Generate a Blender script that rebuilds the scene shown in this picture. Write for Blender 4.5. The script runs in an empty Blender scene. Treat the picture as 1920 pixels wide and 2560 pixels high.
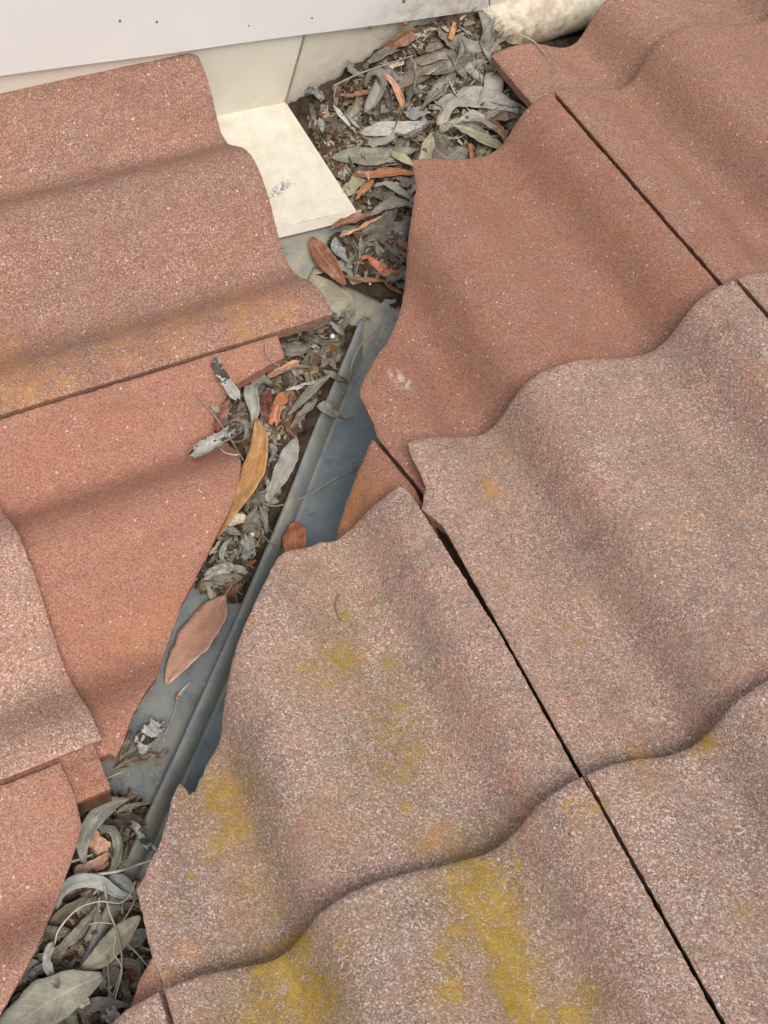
import bpy, math, random
import numpy as np
from mathutils import Vector, noise
from mathutils.geometry import delaunay_2d_cdt
random.seed(7); rng = np.random.default_rng(7)
scene = bpy.context.scene
COL = scene.collection

# ------------------------------------------------------------------ camera
CAM = np.array([0.23967926, -0.20788686, 0.96839254])
EUL = (0.28854479, 0.11101976, -0.45127550)
FPX = 3340.758                      # focal length in pixels of the 1920 x 2560 photograph
TH = 0.40306693                     # roof pitch
T, CT, ST = math.tan(TH), math.cos(TH), math.sin(TH)
cd = bpy.data.cameras.new('camera'); cam = bpy.data.objects.new('camera', cd); COL.objects.link(cam)
cam.location = CAM; cam.rotation_euler = EUL
cd.sensor_fit = 'VERTICAL'; cd.sensor_height = 36.0; cd.lens = FPX / 2560 * 36.0
cd.clip_start = 0.02; cd.clip_end = 500
scene.camera = cam
scene.render.resolution_x = 768; scene.render.resolution_y = 1024

# ------------------------------------------------------------------ light: bright overcast
SUN_EL, SUN_AZ = math.radians(64), math.radians(160)      # azimuth clockwise from +y
w = bpy.data.worlds.new('World'); scene.world = w; w.use_nodes = True
nt = w.node_tree
bg = nt.nodes['Background']; sky = nt.nodes.new('ShaderNodeTexSky'); sky.sky_type = 'NISHITA'
sky.sun_disc = False; sky.sun_elevation = SUN_EL; sky.sun_rotation = SUN_AZ
sky.air_density = 1.0; sky.dust_density = 3.0; sky.ozone_density = 0.6
hs = nt.nodes.new('ShaderNodeHueSaturation'); hs.inputs['Saturation'].default_value = .30      # cloud cover greys the sky
nt.links.new(sky.outputs[0], hs.inputs['Color']); nt.links.new(hs.outputs[0], bg.inputs[0]); bg.inputs[1].default_value = 0.10
sd = bpy.data.lights.new('sun', 'SUN'); sun = bpy.data.objects.new('sun', sd); COL.objects.link(sun)
sd.energy = 1.5; sd.angle = math.radians(28); sd.color = (1.0, 0.93, 0.84)
sdir = Vector((math.sin(SUN_AZ) * math.cos(SUN_EL), math.cos(SUN_AZ) * math.cos(SUN_EL), math.sin(SUN_EL)))
sun.rotation_euler = sdir.to_track_quat('Z', 'Y').to_euler(); sun.location = (1, 1.5, 3)
vs = scene.view_settings
vs.view_transform = 'Standard'; vs.look = 'None'; vs.gamma = 1.0; vs.exposure = 0.65; vs.use_curve_mapping = False

# ------------------------------------------------------------------ helpers
def lin(r, g, b):
    f = lambda c: c / 12.92 if c <= 0.04045 else ((c + 0.055) / 1.055) ** 2.4
    return (f(r / 255), f(g / 255), f(b / 255), 1.0)
def _rot():
    a, b, c = EUL
    Rx = np.array([[1, 0, 0], [0, math.cos(a), -math.sin(a)], [0, math.sin(a), math.cos(a)]])
    Ry = np.array([[math.cos(b), 0, math.sin(b)], [0, 1, 0], [-math.sin(b), 0, math.cos(b)]])
    Rz = np.array([[math.cos(c), -math.sin(c), 0], [math.sin(c), math.cos(c), 0], [0, 0, 1]])
    return Rz @ Ry @ Rx
RM = _rot()
def ray(px, py): return RM @ np.array([(px - 960) / FPX, -(py - 1280) / FPX, -1.0])
def to_px(P):
    q = (np.asarray(P) - CAM) @ RM
    return np.stack([960 + FPX * q[..., 0] / -q[..., 2], 1280 - FPX * q[..., 1] / -q[..., 2]], -1)
def on_plane(px, py, n, d):
    r = ray(px, py); n = np.asarray(n, float); return CAM + (d - n @ CAM) / (n @ r) * r
def link(o, parent=None):
    COL.objects.link(o)
    if parent is not None: o.parent = parent
    return o
def tag(o, label=None, cat=None, group=None, kind=None):
    if label: o['label'] = label
    if cat: o['category'] = cat
    if group: o['group'] = group
    if kind: o['kind'] = kind
    return o
def mesh_obj(name, V, F, mat, parent=None, smooth=True, flat_from=None, origin=None):
    V = np.asarray(V, float)
    if origin is not None: V = V - np.asarray(origin)
    me = bpy.data.meshes.new(name); me.from_pydata(V.tolist(), [], F); me.update()
    fl = np.full(len(me.polygons), smooth)
    if flat_from is not None: fl[flat_from:] = False
    me.polygons.foreach_set('use_smooth', fl)
    if mat: me.materials.append(mat)
    o = bpy.data.objects.new(name, me)
    if origin is not None: o.location = origin
    link(o)
    if parent is not None:
        o.parent = parent; o.location = Vector(o.location) - Vector(parent.location)
    return o
def attr(o, name, vals):
    a = o.data.attributes.new(name, 'FLOAT', 'POINT'); a.data.foreach_set('value', np.asarray(vals, np.float32))

# ------------------------------------------------------------------ materials
class NB:
    def __init__(s, name):
        s.m = bpy.data.materials.new(name); s.m.use_nodes = True; s.t = s.m.node_tree
        s.p = s.t.nodes['Principled BSDF']
    def n(s, typ, ins=None, **kw):
        x = s.t.nodes.new('ShaderNode' + typ)
        for k, v in kw.items(): setattr(x, k, v)
        for k, v in (ins or {}).items(): s.put(x.inputs[k], v)
        return x
    def put(s, sock, v):
        if hasattr(v, 'is_output') or isinstance(v, bpy.types.NodeSocket): s.t.links.new(v, sock)
        else: sock.default_value = v
    def noise(s, vec, scale, detail=4, rough=0.55):
        return s.n('TexNoise', {'Vector': vec, 'Scale': scale, 'Detail': detail, 'Roughness': rough}).outputs['Fac']
    def mr(s, v, a, b, c=0.0, d=1.0):
        return s.n('MapRange', {'Value': v, 'From Min': a, 'From Max': b, 'To Min': c, 'To Max': d}).outputs[0]
    def mix(s, f, a, b, mode='MIX'):
        x = s.n('Mix', data_type='RGBA', blend_type=mode)
        s.put(x.inputs[0], f); s.put(x.inputs[6], a); s.put(x.inputs[7], b); return x.outputs[2]
    def math(s, op, a, b=0.0):
        x = s.n('Math', operation=op); s.put(x.inputs[0], a); s.put(x.inputs[1], b); return x.outputs[0]
    def bump(s, h, strength, dist, normal=None):
        x = s.n('Bump', {'Height': h, 'Strength': strength, 'Distance': dist})
        if normal is not None: s.put(x.inputs['Normal'], normal)
        return x.outputs[0]
    def out(s, col, rough=0.8, normal=None, spec=0.3, metal=0.0):
        s.put(s.p.inputs['Base Color'], col); s.put(s.p.inputs['Roughness'], rough)
        s.put(s.p.inputs['Specular IOR Level'], spec); s.put(s.p.inputs['Metallic'], metal)
        if normal is not None: s.put(s.p.inputs['Normal'], normal)
        return s.m

def tile_material():
    b = NB('granular_concrete_tile'); pos = b.n('NewGeometry').outputs['Position']
    oa = lambda n: b.n('Attribute', attribute_type='OBJECT', attribute_name=n).outputs['Fac']
    va = lambda n: b.n('Attribute', attribute_type='GEOMETRY', attribute_name=n).outputs['Fac']
    weather, pale = oa('weather'), oa('tint')
    lo = b.noise(pos, 7.0, 5, 0.6); mid = b.noise(pos, 34.0, 5, 0.65); hi = b.noise(pos, 160.0, 3, 0.6)
    clean = b.mix(b.mr(lo, .35, .65), lin(154, 104, 82), lin(167, 117, 94))
    clean = b.mix(b.mr(mid, .42, .68), clean, lin(148, 104, 87))
    worn = b.mix(b.mr(lo, .38, .62), lin(174, 145, 127), lin(164, 144, 129))
    worn = b.mix(b.mr(mid, .45, .66), worn, lin(180, 138, 119))
    wmask = b.math('ADD', weather, b.mr(mid, .35, .65, -.16, .16))
    wmask = b.n('Clamp', {'Value': wmask}).outputs[0]
    base = b.mix(wmask, clean, worn)
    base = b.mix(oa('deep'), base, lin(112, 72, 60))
    base = b.mix(pale, base, lin(182, 125, 104))
    # grey algae bloom on worn tiles
    gm = b.math('MULTIPLY', b.mr(b.noise(pos, 14.0, 6, 0.65), .52, .70), wmask)
    gm = b.math('MAXIMUM', b.math('MULTIPLY', gm, .6), b.math('MULTIPLY', va('grime'), b.mr(mid, .3, .6)))
    base = b.mix(gm, base, lin(112, 104, 96))
    # granules: each cell its own tone
    v1 = b.n('TexVoronoi', {'Vector': pos, 'Scale': 920.0, 'Randomness': 1.0})
    v2 = b.n('TexVoronoi', {'Vector': pos, 'Scale': 1350.0, 'Randomness': 1.0})
    v3 = b.n('TexVoronoi', {'Vector': pos, 'Scale': 300.0, 'Randomness': 1.0})
    r1 = b.n('SeparateColor', {'Color': v1.outputs['Color']}).outputs
    r2 = b.n('SeparateColor', {'Color': v2.outputs['Color']}).outputs
    r3 = b.n('SeparateColor', {'Color': v3.outputs['Color']}).outputs
    gmod = b.mr(b.noise(pos, 24.0, 5, .65), .30, .68, .45, 1.12)
    col = b.mix(b.math('MULTIPLY', b.math('MULTIPLY', b.mr(r1[0], .56, .92), gmod), b.mr(wmask, 0, 1, .38, .78)), base, b.mix(wmask, lin(222, 170, 146), lin(238, 222, 212)))
    col = b.mix(b.math('MULTIPLY', b.mr(r1[1], .62, .95), b.mr(wmask, 0, 1, .42, .62)), col, lin(78, 56, 47))
    col = b.mix(b.mr(r2[0], .55, 1.0, 0, .55), col, b.mix(.5, base, lin(215, 180, 165)))
    col = b.mix(b.mr(r2[1], .60, 1.0, 0, .48), col, lin(92, 62, 52))
    fleck = b.math('MULTIPLY', b.mr(r3[2], .968, .975), b.mr(v3.outputs['Distance'], .36, .26))
    col = b.mix(b.math('MULTIPLY', fleck, b.mr(wmask, 0, 1, .45, .8)), col, lin(236, 220, 208))
    tone = b.noise(pos, 62.0, 4, .7)
    stR = b.noise(b.n('Mapping', {'Vector': pos, 'Scale': (46, 5, 5)}).outputs[0], 1.0, 5, .65)
    stL = b.noise(b.n('Mapping', {'Vector': pos, 'Scale': (5, 46, 5)}).outputs[0], 1.0, 5, .65)
    stk = b.n('Mix', {0: oa('left'), 2: stR, 3: stL}).outputs[0]
    col = b.mix(b.mr(stk, .52, .74, 0, .26), col, lin(104, 78, 66))
    col = b.mix(b.math('MULTIPLY', b.mr(tone, .56, .74), b.mr(wmask, 0, 1, .10, .34)), col, lin(92, 84, 76))
    col = b.mix(b.math('MULTIPLY', b.mr(tone, .46, .30), b.mr(wmask, 0, 1, .12, .30)), col, lin(196, 150, 128))
    hue = b.noise(pos, 27.0, 5, .7)
    col = b.mix(b.math('MULTIPLY', b.mr(hue, .55, .72), b.mr(wmask, 0, 1, .05, .40)), col, lin(132, 120, 92))
    col = b.mix(b.math('MULTIPLY', b.mr(hue, .44, .28), b.mr(wmask, 0, 1, .10, .36)), col, lin(180, 116, 102))
    col = b.mix(b.math('MULTIPLY', va('scuff'), b.mr(hi, .45, .6)), col, lin(214, 200, 190))
    # ochre mineral bloom and yellow lichen crust
    oc = b.math('MULTIPLY', va('ochre'), b.mr(b.noise(pos, 60.0, 6, .75), .38, .60))
    col = b.mix(b.math('MULTIPLY', oc, .50), col, lin(206, 146, 76))
    film = b.math('MULTIPLY', b.n('Clamp', {'Value': va('film')}).outputs[0], b.mr(b.noise(pos, 75.0, 6, .78), .36, .62))
    col = b.mix(b.math('MULTIPLY', film, .72), col, lin(142, 118, 44))
    ln = b.noise(pos, 120.0, 5, .72)
    lm = b.math('MULTIPLY_ADD', va('lichen'), 1.30) ; lm.node.inputs[2].default_value = -.30
    lm = b.math('ADD', lm, b.math('ADD', b.mr(ln, .30, .70, -.40, .40), b.mr(b.noise(pos, 42.0, 4, .7), .32, .68, -.38, .38))); lm = b.mr(lm, .12, .66)
    vl = b.n('TexVoronoi', {'Vector': pos, 'Scale': 150.0, 'Randomness': 1.0}); rl = b.n('SeparateColor', {'Color': vl.outputs['Color']}).outputs
    lm = b.math('MULTIPLY', lm, b.mr(b.math('ADD', b.math('MULTIPLY', rl[0], .8), b.math('MULTIPLY', va('lichen'), .55)), .42, .80, .12, 1.0))
    lm = b.math('MULTIPLY', lm, b.mr(r1[2], .10, .65, .38, 1.0)); lm = b.math('MULTIPLY', lm, b.mr(b.noise(pos, 420.0, 3, .7), .34, .54, .55, 1.0))
    lcol = b.mix(b.math('ADD', b.math('MULTIPLY', b.noise(pos, 260.0, 3, .7), .6), b.math('MULTIPLY', rl[1], .4)), lin(136, 110, 22), lin(204, 166, 34))
    col = b.mix(b.math('MULTIPLY', lm, .80), col, lcol)
    h = b.math('ADD', b.math('MULTIPLY', b.math('SUBTRACT', 1.0, v1.outputs['Distance']), .8), b.math('MULTIPLY', r1[2], .5))
    h = b.math('ADD', h, b.math('MULTIPLY', hi, .8))
    h = b.math('ADD', h, b.math('MULTIPLY', lm, b.mr(ln, .3, .7, .2, 1.0)))
    nrm = b.bump(h, .60, .0010)
    return b.out(col, b.mr(r1[0], 0, 1, .95, .68), nrm, .22)

def concrete_edge_material():
    b = NB('raw_concrete_flange'); pos = b.n('NewGeometry').outputs['Position']
    c = b.mix(b.noise(pos, 60, 5, .65), lin(158, 104, 82), lin(186, 134, 108))
    c = b.mix(b.mr(b.noise(pos, 500, 3, .7), .5, .8), c, lin(110, 70, 55))
    return b.out(c, .9, b.bump(b.noise(pos, 400, 4, .7), .5, .001), .2)

def metal_material():
    b = NB('weathered_zinc_sheet'); pos = b.n('NewGeometry').outputs['Position']
    n1 = b.noise(pos, 16, 6, .6); n2 = b.noise(pos, 60, 5, .65)
    st = b.n('TexNoise', {'Vector': b.n('Mapping', {'Vector': pos, 'Rotation': (0, 0, math.radians(45)), 'Scale': (9, 26, 10)}).outputs[0], 'Scale': 3.0, 'Detail': 5}).outputs['Fac']
    c = b.mix(b.mr(n1, .35, .65), lin(100, 114, 123), lin(126, 137, 143))
    c = b.mix(b.mr(st, .45, .75, 0, .35), c, lin(150, 154, 150))
    dirt_and_light = b.n('Attribute', attribute_type='GEOMETRY', attribute_name='dirt_and_light').outputs['Fac']
    c = b.mix(b.math('MULTIPLY', dirt_and_light, b.mr(n2, .3, .6)), c, lin(170, 160, 138))
    c = b.mix(b.mr(b.noise(pos, 240, 4, .7), .60, .75, 0, .55), c, lin(72, 78, 82))
    c = b.mix(b.mr(b.noise(pos, 34, 7, .72), .52, .60, 0, .45), c, lin(134, 146, 152))
    c = b.mix(b.mr(b.noise(pos, 21, 7, .75), .56, .66, 0, .55), c, lin(78, 88, 96))
    c = b.mix(b.mr(b.noise(pos, 85, 6, .8), .60, .72, 0, .6), c, lin(136, 122, 100))
    scr = b.noise(b.n('Mapping', {'Vector': pos, 'Rotation': (0, 0, math.radians(-38)), 'Scale': (30, 700, 30)}).outputs[0], 1.0, 3, .6)
    c = b.mix(b.mr(scr, .66, .72, 0, .4), c, lin(176, 184, 188))
    sp = b.n('TexVoronoi', {'Vector': pos, 'Scale': 110.0})
    c = b.mix(b.math('MULTIPLY', b.mr(sp.outputs['Distance'], .12, .06), .6), c, lin(196, 200, 198))
    return b.out(c, b.mr(n2, .3, .7, .40, .62), b.bump(n2, .15, .002), .45, .08)

def paint_material(name, c0, c1, rough, dust):
    b = NB(name); pos = b.n('NewGeometry').outputs['Position']
    n1 = b.noise(pos, 9, 6, .6)
    c = b.mix(b.mr(n1, .35, .65), c0, c1)
    va = b.n('Attribute', attribute_type='GEOMETRY', attribute_name='dirt_and_light').outputs['Fac']
    c = b.mix(b.math('MULTIPLY', va, b.mr(b.noise(pos, 70, 6, .7), .28, .62)), c, lin(150, 126, 92))
    c = b.mix(b.mr(b.noise(pos, 420, 3, .7), .55, .78, 0, dust), c, lin(176, 166, 146))
    sp = b.n('TexVoronoi', {'Vector': pos, 'Scale': 46.0})
    r = b.n('SeparateColor', {'Color': sp.outputs['Color']}).outputs
    c = b.mix(b.math('MULTIPLY', b.mr(sp.outputs['Distance'], .075, .03), b.mr(r[0], .80, .82)), c, lin(105, 92, 74))
    ch = b.n('Attribute', attribute_type='GEOMETRY', attribute_name='chip').outputs['Fac']
    c = b.mix(b.math('MULTIPLY', b.mr(ch, .1, .4), b.mr(b.noise(pos, 260, 4, .7), .50, .56)), c, lin(96, 106, 112))
    return b.out(c, rough, b.bump(n1, .05, .004), .4)

def leaf_material(name, vein=.5, spots=.62, flake=False, gloss=.55):
    b = NB(name); oi = b.n('ObjectInfo'); base = oi.outputs['Color']
    uv = b.n('TexCoord').outputs['UV']; pos = b.n('NewGeometry').outputs['Position']
    sep = b.n('SeparateXYZ', {'Vector': uv}).outputs
    n1 = b.noise(pos, 70, 5, .65); n2 = b.noise(pos, 330, 5, .7)
    dark = b.mix(1.0, base, (.46, .42, .38, 1), 'MULTIPLY'); pale = b.mix(.42, base, lin(214, 208, 196))
    c = b.mix(b.mr(n1, .38, .70), base, b.mix(.5, base, dark))
    c = b.mix(b.mr(n1, .5, .28, 0, .7), c, pale)
    c = b.mix(b.mr(n2, .55, .72, 0, spots), c, dark)
    # side veins running out obliquely from the midrib
    ax = b.math('ABSOLUTE', b.math('SUBTRACT', sep[1], .5))
    ph = b.math('ADD', b.math('MULTIPLY', b.math('SUBTRACT', sep[0], b.math('MULTIPLY', ax, .35)), 95.0), b.math('MULTIPLY', n1, 5.0))
    vn = b.mr(b.math('SINE', ph), .86, 1.0)
    c = b.mix(b.math('MULTIPLY', vn, vein), c, pale)
    c = b.mix(b.math('MULTIPLY', b.mr(ax, .035, .012), vein), c, pale)
    c = b.mix(b.mr(ax, .44, .5, 0, .4), c, pale)
    if flake:
        f = b.mr(b.noise(pos, 52, 5, .6), .53, .545); c = b.mix(b.math('MULTIPLY', f, .85), c, lin(74, 68, 60))
        c = b.mix(b.mr(b.noise(pos, 52, 5, .6), .505, .53, 0, .5), c, lin(226, 224, 218))
        if flake: c = b.mix(f, c, lin(74, 68, 60))
    hgt = b.math('ADD', b.math('MULTIPLY', n2, .8), b.math('MULTIPLY', vn, .35))
    m = b.out(c, b.mr(n1, .3, .7, gloss - .12, gloss + .2), b.bump(hgt, .45, .0007), .4)
    return m

def flat_mat(name, c0, c1, scale, rough=.9, bump=.5, bd=.002, det=6):
    b = NB(name); pos = b.n('NewGeometry').outputs['Position']
    n = b.noise(pos, scale, det, .7); k = b.noise(pos, scale * 7, 4, .7)
    c = b.mix(b.mr(n, .35, .65), c0, c1); c = b.mix(b.mr(k, .52, .75, 0, .6), c, lin(52, 42, 34))
    return b.out(c, rough, b.bump(b.math('ADD', n, b.math('MULTIPLY', k, .5)), bump, bd), .2)

M_TILE = tile_material(); M_EDGE = concrete_edge_material(); M_METAL = metal_material()
M_FASCIA = paint_material('white_painted_steel', lin(237, 239, 236), lin(241, 242, 239), .40, .10)
M_CREAM = paint_material('cream_painted_steel', lin(222, 216, 201), lin(229, 224, 211), .45, .26)
M_LEAF = leaf_material('dry_leaf'); M_FLAKE = leaf_material('flaking_dry_leaf', .15, .3, True)
M_GLOSS = leaf_material('glossy_leaf', .22, .20, False, .22)
M_STALK = leaf_material('dry_stalk', 0, .5)
M_SOIL = flat_mat('leaf_mould_soil', lin(50, 41, 34), lin(92, 76, 63), 70, .95, .9, .004)
M_FELT = flat_mat('dark_roofing_felt', lin(46, 44, 42), lin(62, 58, 54), 40)
M_GROOVE = flat_mat('shade_darkened_groove', lin(74, 52, 42), lin(104, 74, 58), 120)  # flange brown darkened to paint in the shade down the side joints
M_STONE = flat_mat('white_grain', lin(226, 224, 216), lin(240, 240, 236), 300, .5, .2)
M_MUD = flat_mat('mud_speck', lin(120, 100, 66), lin(150, 130, 90), 300)
M_LEAD = flat_mat('stained_lead_sheet', lin(140, 134, 116), lin(176, 168, 146), 45, .7, .4, .002)

# ------------------------------------------------------------------ roof geometry
PITCH = .3035
# one tile cover, left joint to right joint looking down the slope (mm -> mm)
_ku = np.array([0, 18, 38, 56, 70, 84, 98, 112, 128, 146, 166, 188, 208, 226, 242, 256, 270, 286, 303.5]) / 1000
_kh = np.array([10, 7, -4, -20, -27, -22, -6, 8, 13, 12, 5, -9, -22, -28, -24, -10, 4, 10, 10]) / 1000
_du = np.linspace(0, PITCH, 305)[:-1]; _dh = np.interp(_du, _ku, _kh)
_k = np.exp(-.5 * (np.arange(-18, 19) / 6.0) ** 2); _k /= _k.sum()
_dh = np.convolve(np.concatenate([_dh[-18:], _dh, _dh[:18]]), _k, 'valid')
PIT = {'R': .3034, 'L': .2992}
def prof(roof, v): return .93 * np.interp(np.mod(v * PITCH / PIT[roof], PITCH), np.append(_du, PITCH), np.append(_dh, _dh[0]))
GAUGE = .3300; STEP = .0175; THICK = .0150
U0 = {'R': 0.0, 'L': -.6274}
def height(roof, u, s, sf): return prof(roof, u - U0[roof]) + STEP * (1 - (sf - s) / GAUGE) - .006
def surf(roof, u, s, n):
    u, s, n = np.broadcast_arrays(np.asarray(u, float), np.asarray(s, float), np.asarray(n, float))
    if roof == 'R': return np.stack([u, s * CT + n * ST, -s * ST + n * CT], -1)
    return np.stack([s * CT + n * ST, -u, -s * ST + n * CT], -1)
NRM = {'R': np.array([0, ST, CT]), 'L': np.array([ST, 0, CT])}
def us(roof, px, py, sf=None, n=.010):
    """pixel -> (u, s) on the tile whose front lies at sf (or on the plane n)"""
    for i in range(1 if sf is None else 14):
        P = on_plane(px, py, NRM[roof], n)
        P0 = P - NRM[roof] * n
        u, s = (P0[0], P0[1] / CT) if roof == 'R' else (-P0[1], P0[0] / CT)
        if sf is not None: n = .5 * n + .5 * float(height(roof, u, s, sf))
    return (u, s)

def clip(poly, a, b, c):
    """keep a*u + b*s + c >= 0"""
    out = []
    for i in range(len(poly)):
        p, q = poly[i], poly[(i + 1) % len(poly)]
        fp, fq = a * p[0] + b * p[1] + c, a * q[0] + b * q[1] + c
        if fp >= 0: out.append(p)
        if fp * fq < 0:
            t = fp / (fp - fq); out.append((p[0] + t * (q[0] - p[0]), p[1] + t * (q[1] - p[1])))
    return out

LICHEN = [(850,1540,60,.5),(852,1640,42,.95),(970,1665,22,.95),(770,1685,50,.5),(820,1710,36,.6),(990,1830,60,.6),(1010,1905,70,.55),(560,1985,62,1.0),
 (590,2060,52,.9),(545,2115,36,.85),(640,2200,60,.6),(700,2275,36,.6),(1015,2020,17,1.3),(1060,2120,22,.9),(475,2190,16,1.2),(520,2140,26,.8),
 (625,1545,18,1.0),(950,1950,90,.4),(745,2370,46,1.1),(700,2430,80,1.0),(770,2500,85,1.0),(650,2540,80,.9),(850,2360,15,1.3),(1180,2200,80,1.05),
 (1230,2280,80,1.1),(1260,2350,66,1.1),(1275,2430,58,1.2),(1295,2490,52,1.1),(1130,2330,36,.9),(1140,2190,40,.9),(1325,2545,52,1.0),(1120,2480,56,.8),
 (1470,2480,38,.9),(1430,2540,52,.9),(1290,2160,17,1.2),(1330,2405,16,1.2),(1425,2010,14,1.3),(1100,2380,32,.8),(1455,2060,14,.9),(900,2300,60,.3),
 (1420,1568,15,1.1),(1450,1605,14,1.1),(1770,1855,28,.95),(1745,1882,18,.9),(1280,1115,40,.35),(1210,1205,14,.9),(1600,1890,30,.5),(820,1440,50,.35),
 (800,2060,80,.3),(1000,1760,60,.45),(1500,2010,26,.5),(1630,1960,30,.45),(700,1350,30,.4),(930,1800,40,.5),(440,2280,22,.7),(520,2420,30,.6),(1860,2290,30,.5)]
OCHRE = [(60,975,70,.9),(150,935,60,.7),(300,865,70,.7),(450,830,70,.7),(620,790,75,.9),(690,780,60,.9),(20,905,60,.8),(890,1230,55,1.0),(880,1295,40,1.0),
 (1230,1232,22,1.3),(1222,1205,16,1.0),(1870,1282,14,1.3),(835,1970,20,1.2),(1600,1885,34,.9),(430,2440,22,1.1),(470,2375,26,1.2),(1100,2100,50,.9),(1060,2110,40,.7),
 (1515,800,60,.25),(330,1590,60,.45),(420,1540,60,.4),(1720,1310,60,.3),(1300,2040,50,.4),(1900,930,30,1.0),(1460,2020,40,.6),(620,2300,60,.3)]
GRIME = [(700,2330,110,.8),(600,2390,90,.6),(1200,2070,110,.7),(1100,2150,60,.5),(1640,1890,90,.6),(1820,1300,110,.45),(1280,1080,80,.5),(1690,900,90,.5),(1850,2050,160,.7),
 (1250,2120,60,.6),(880,2450,120,.6),(1000,2520,90,.6),(240,480,170,.3),(560,430,80,.3),(300,820,120,.3),(1830,2330,120,.4),(1440,1420,80,.35),(120,1780,90,.4),
 (1850,1150,200,.40),(1750,1500,160,.35),(950,1900,160,.35),(1050,2380,420,.34),(1750,2250,380,.42),(1050,2280,70,.7),(1420,2250,70,.4),(470,2300,60,.5),(740,2240,90,.5)]
SCUFF = [(985,935,14,.9),(1012,958,16,1.0),(1000,948,12,.9)]
def blobs(px, L, k=1.0):
    v = np.zeros(len(px))
    for x, y, r, s in L:
        d = np.hypot(px[:, 0] - x, px[:, 1] - y) / (r * 1.25 * k); v = np.maximum(v, s * np.clip(1 - d * d, 0, 1))
    return v

def resample(poly, step, jit):
    out = []
    for i in range(len(poly)):
        p, q = np.array(poly[i]), np.array(poly[(i + 1) % len(poly)])
        L = np.hypot(*(q - p)); k = max(1, int(round(L / step)))
        nn = np.array([-(q - p)[1], (q - p)[0]]) / max(L, 1e-9)
        for j in range(k):
            a = p + (q - p) * j / k
            z = noise.noise(Vector((a[0] * 170, a[1] * 170, 3.3))) * .7 + noise.noise(Vector((a[0] * 480, a[1] * 480, 9.1))) * .6
            out.append(a + nn * z * jit)
    return np.array(out)
def inside(pts, poly):
    x, y = pts[:, 0], pts[:, 1]; r = np.zeros(len(pts), bool)
    for i in range(len(poly)):
        (x1, y1), (x2, y2) = poly[i], poly[(i + 1) % len(poly)]
        if y1 == y2: continue
        c = ((y1 > y) != (y2 > y)) & (x < (x2 - x1) * (y - y1) / (y2 - y1) + x1); r ^= c
    return r
ROOF = {}
def tile(roof, poly, sf, weather=.5, tint=0.0, label=None, fine=True, jit=.0009, hfun=None, thick=THICK, name='roof_tile', mat=None, parent=None, seed=0):
    area = sum(poly[i][0] * poly[(i + 1) % len(poly)][1] - poly[(i + 1) % len(poly)][0] * poly[i][1] for i in range(len(poly)))
    if area < 0: poly = poly[::-1]
    bs = .0028 if fine else .007; gs = .0048 if fine else .009
    B = resample(poly, bs, jit)
    lo, hi = B.min(0), B.max(0)
    gx, gy = np.meshgrid(np.arange(lo[0], hi[0], gs), np.arange(lo[1], hi[1], gs))
    G = np.stack([gx.ravel(), gy.ravel()], 1)
    # inner ring for the worn, rounded arris
    d = np.roll(B, -1, 0) - np.roll(B, 1, 0); nn = np.stack([-d[:, 1], d[:, 0]], 1) / (np.hypot(d[:, 0], d[:, 1])[:, None] + 1e-9)
    ring = B + nn * .0022
    def far(P, dist):
        keep = inside(P, B)
        idx = np.where(keep)[0]
        for ch in np.array_split(idx, max(1, len(idx) // 3000)):
            if len(ch): keep[ch] = (((P[ch][:, None, :] - B[None]) ** 2).sum(-1).min(1) > dist ** 2)
        return keep
    ring = ring[far(ring, .0014)]; G = G[far(G, .0042)]
    P = np.concatenate([B, ring, G]); nb = len(B)
    r = delaunay_2d_cdt([Vector(p) for p in P.tolist()], [(i, (i + 1) % nb) for i in range(nb)], [], 1, 1e-7)
    Q = np.array([(v.x, v.y) for v in r[0]]); F = [list(f) for f in r[2]]
    isb = np.array([any(k < nb for k in o) for o in r[3]])
    cnt = {}
    for f in F:
        for a, b in zip(f, f[1:] + f[:1]): cnt[(a, b)] = 1
    be = [(a, b) for (a, b) in cnt if (b, a) not in cnt]
    hf = hfun or (lambda u, s: height(roof, u, s, sf))
    h = hf(Q[:, 0], Q[:, 1])
    h = h + np.array([noise.noise(Vector((q[0] * 22 + seed, q[1] * 22, 1.7))) * .0011 + noise.noise(Vector((q[0] * 330, q[1] * 330, 5.0))) * .00028 for q in Q])
    top = surf(roof, Q[:, 0], Q[:, 1], h - np.where(isb, .0014, 0)); bot = surf(roof, Q[:, 0], Q[:, 1], h - thick)
    n = len(Q); V = np.concatenate([top, bot, top, bot])
    FF = F + [[n + k for k in f[::-1]] for f in F]; ft = len(FF)
    FF += [[2 * n + b, 2 * n + a, 3 * n + a, 3 * n + b] for a, b in be]
    org = surf(roof, Q[:, 0].mean(), Q[:, 1].max(), 0.0)
    o = mesh_obj(name, V, FF, mat or M_TILE, parent or ROOF[roof], True, None, org)
    me = o.data
    px = to_px(np.concatenate([top, top, top, top]))
    for k, L in (('lichen', LICHEN), ('ochre', OCHRE), ('grime', GRIME), ('scuff', SCUFF)): attr(o, k, blobs(px, L))
    attr(o, 'film', blobs(px, [q for q in LICHEN if q[2] > 19], 1.75) * .9)
    o['left'] = 1.0 if roof == 'L' else 0.0; o['weather'] = float(weather); o['tint'] = float(tint)
    if label: o['label'] = label
    return o
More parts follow.
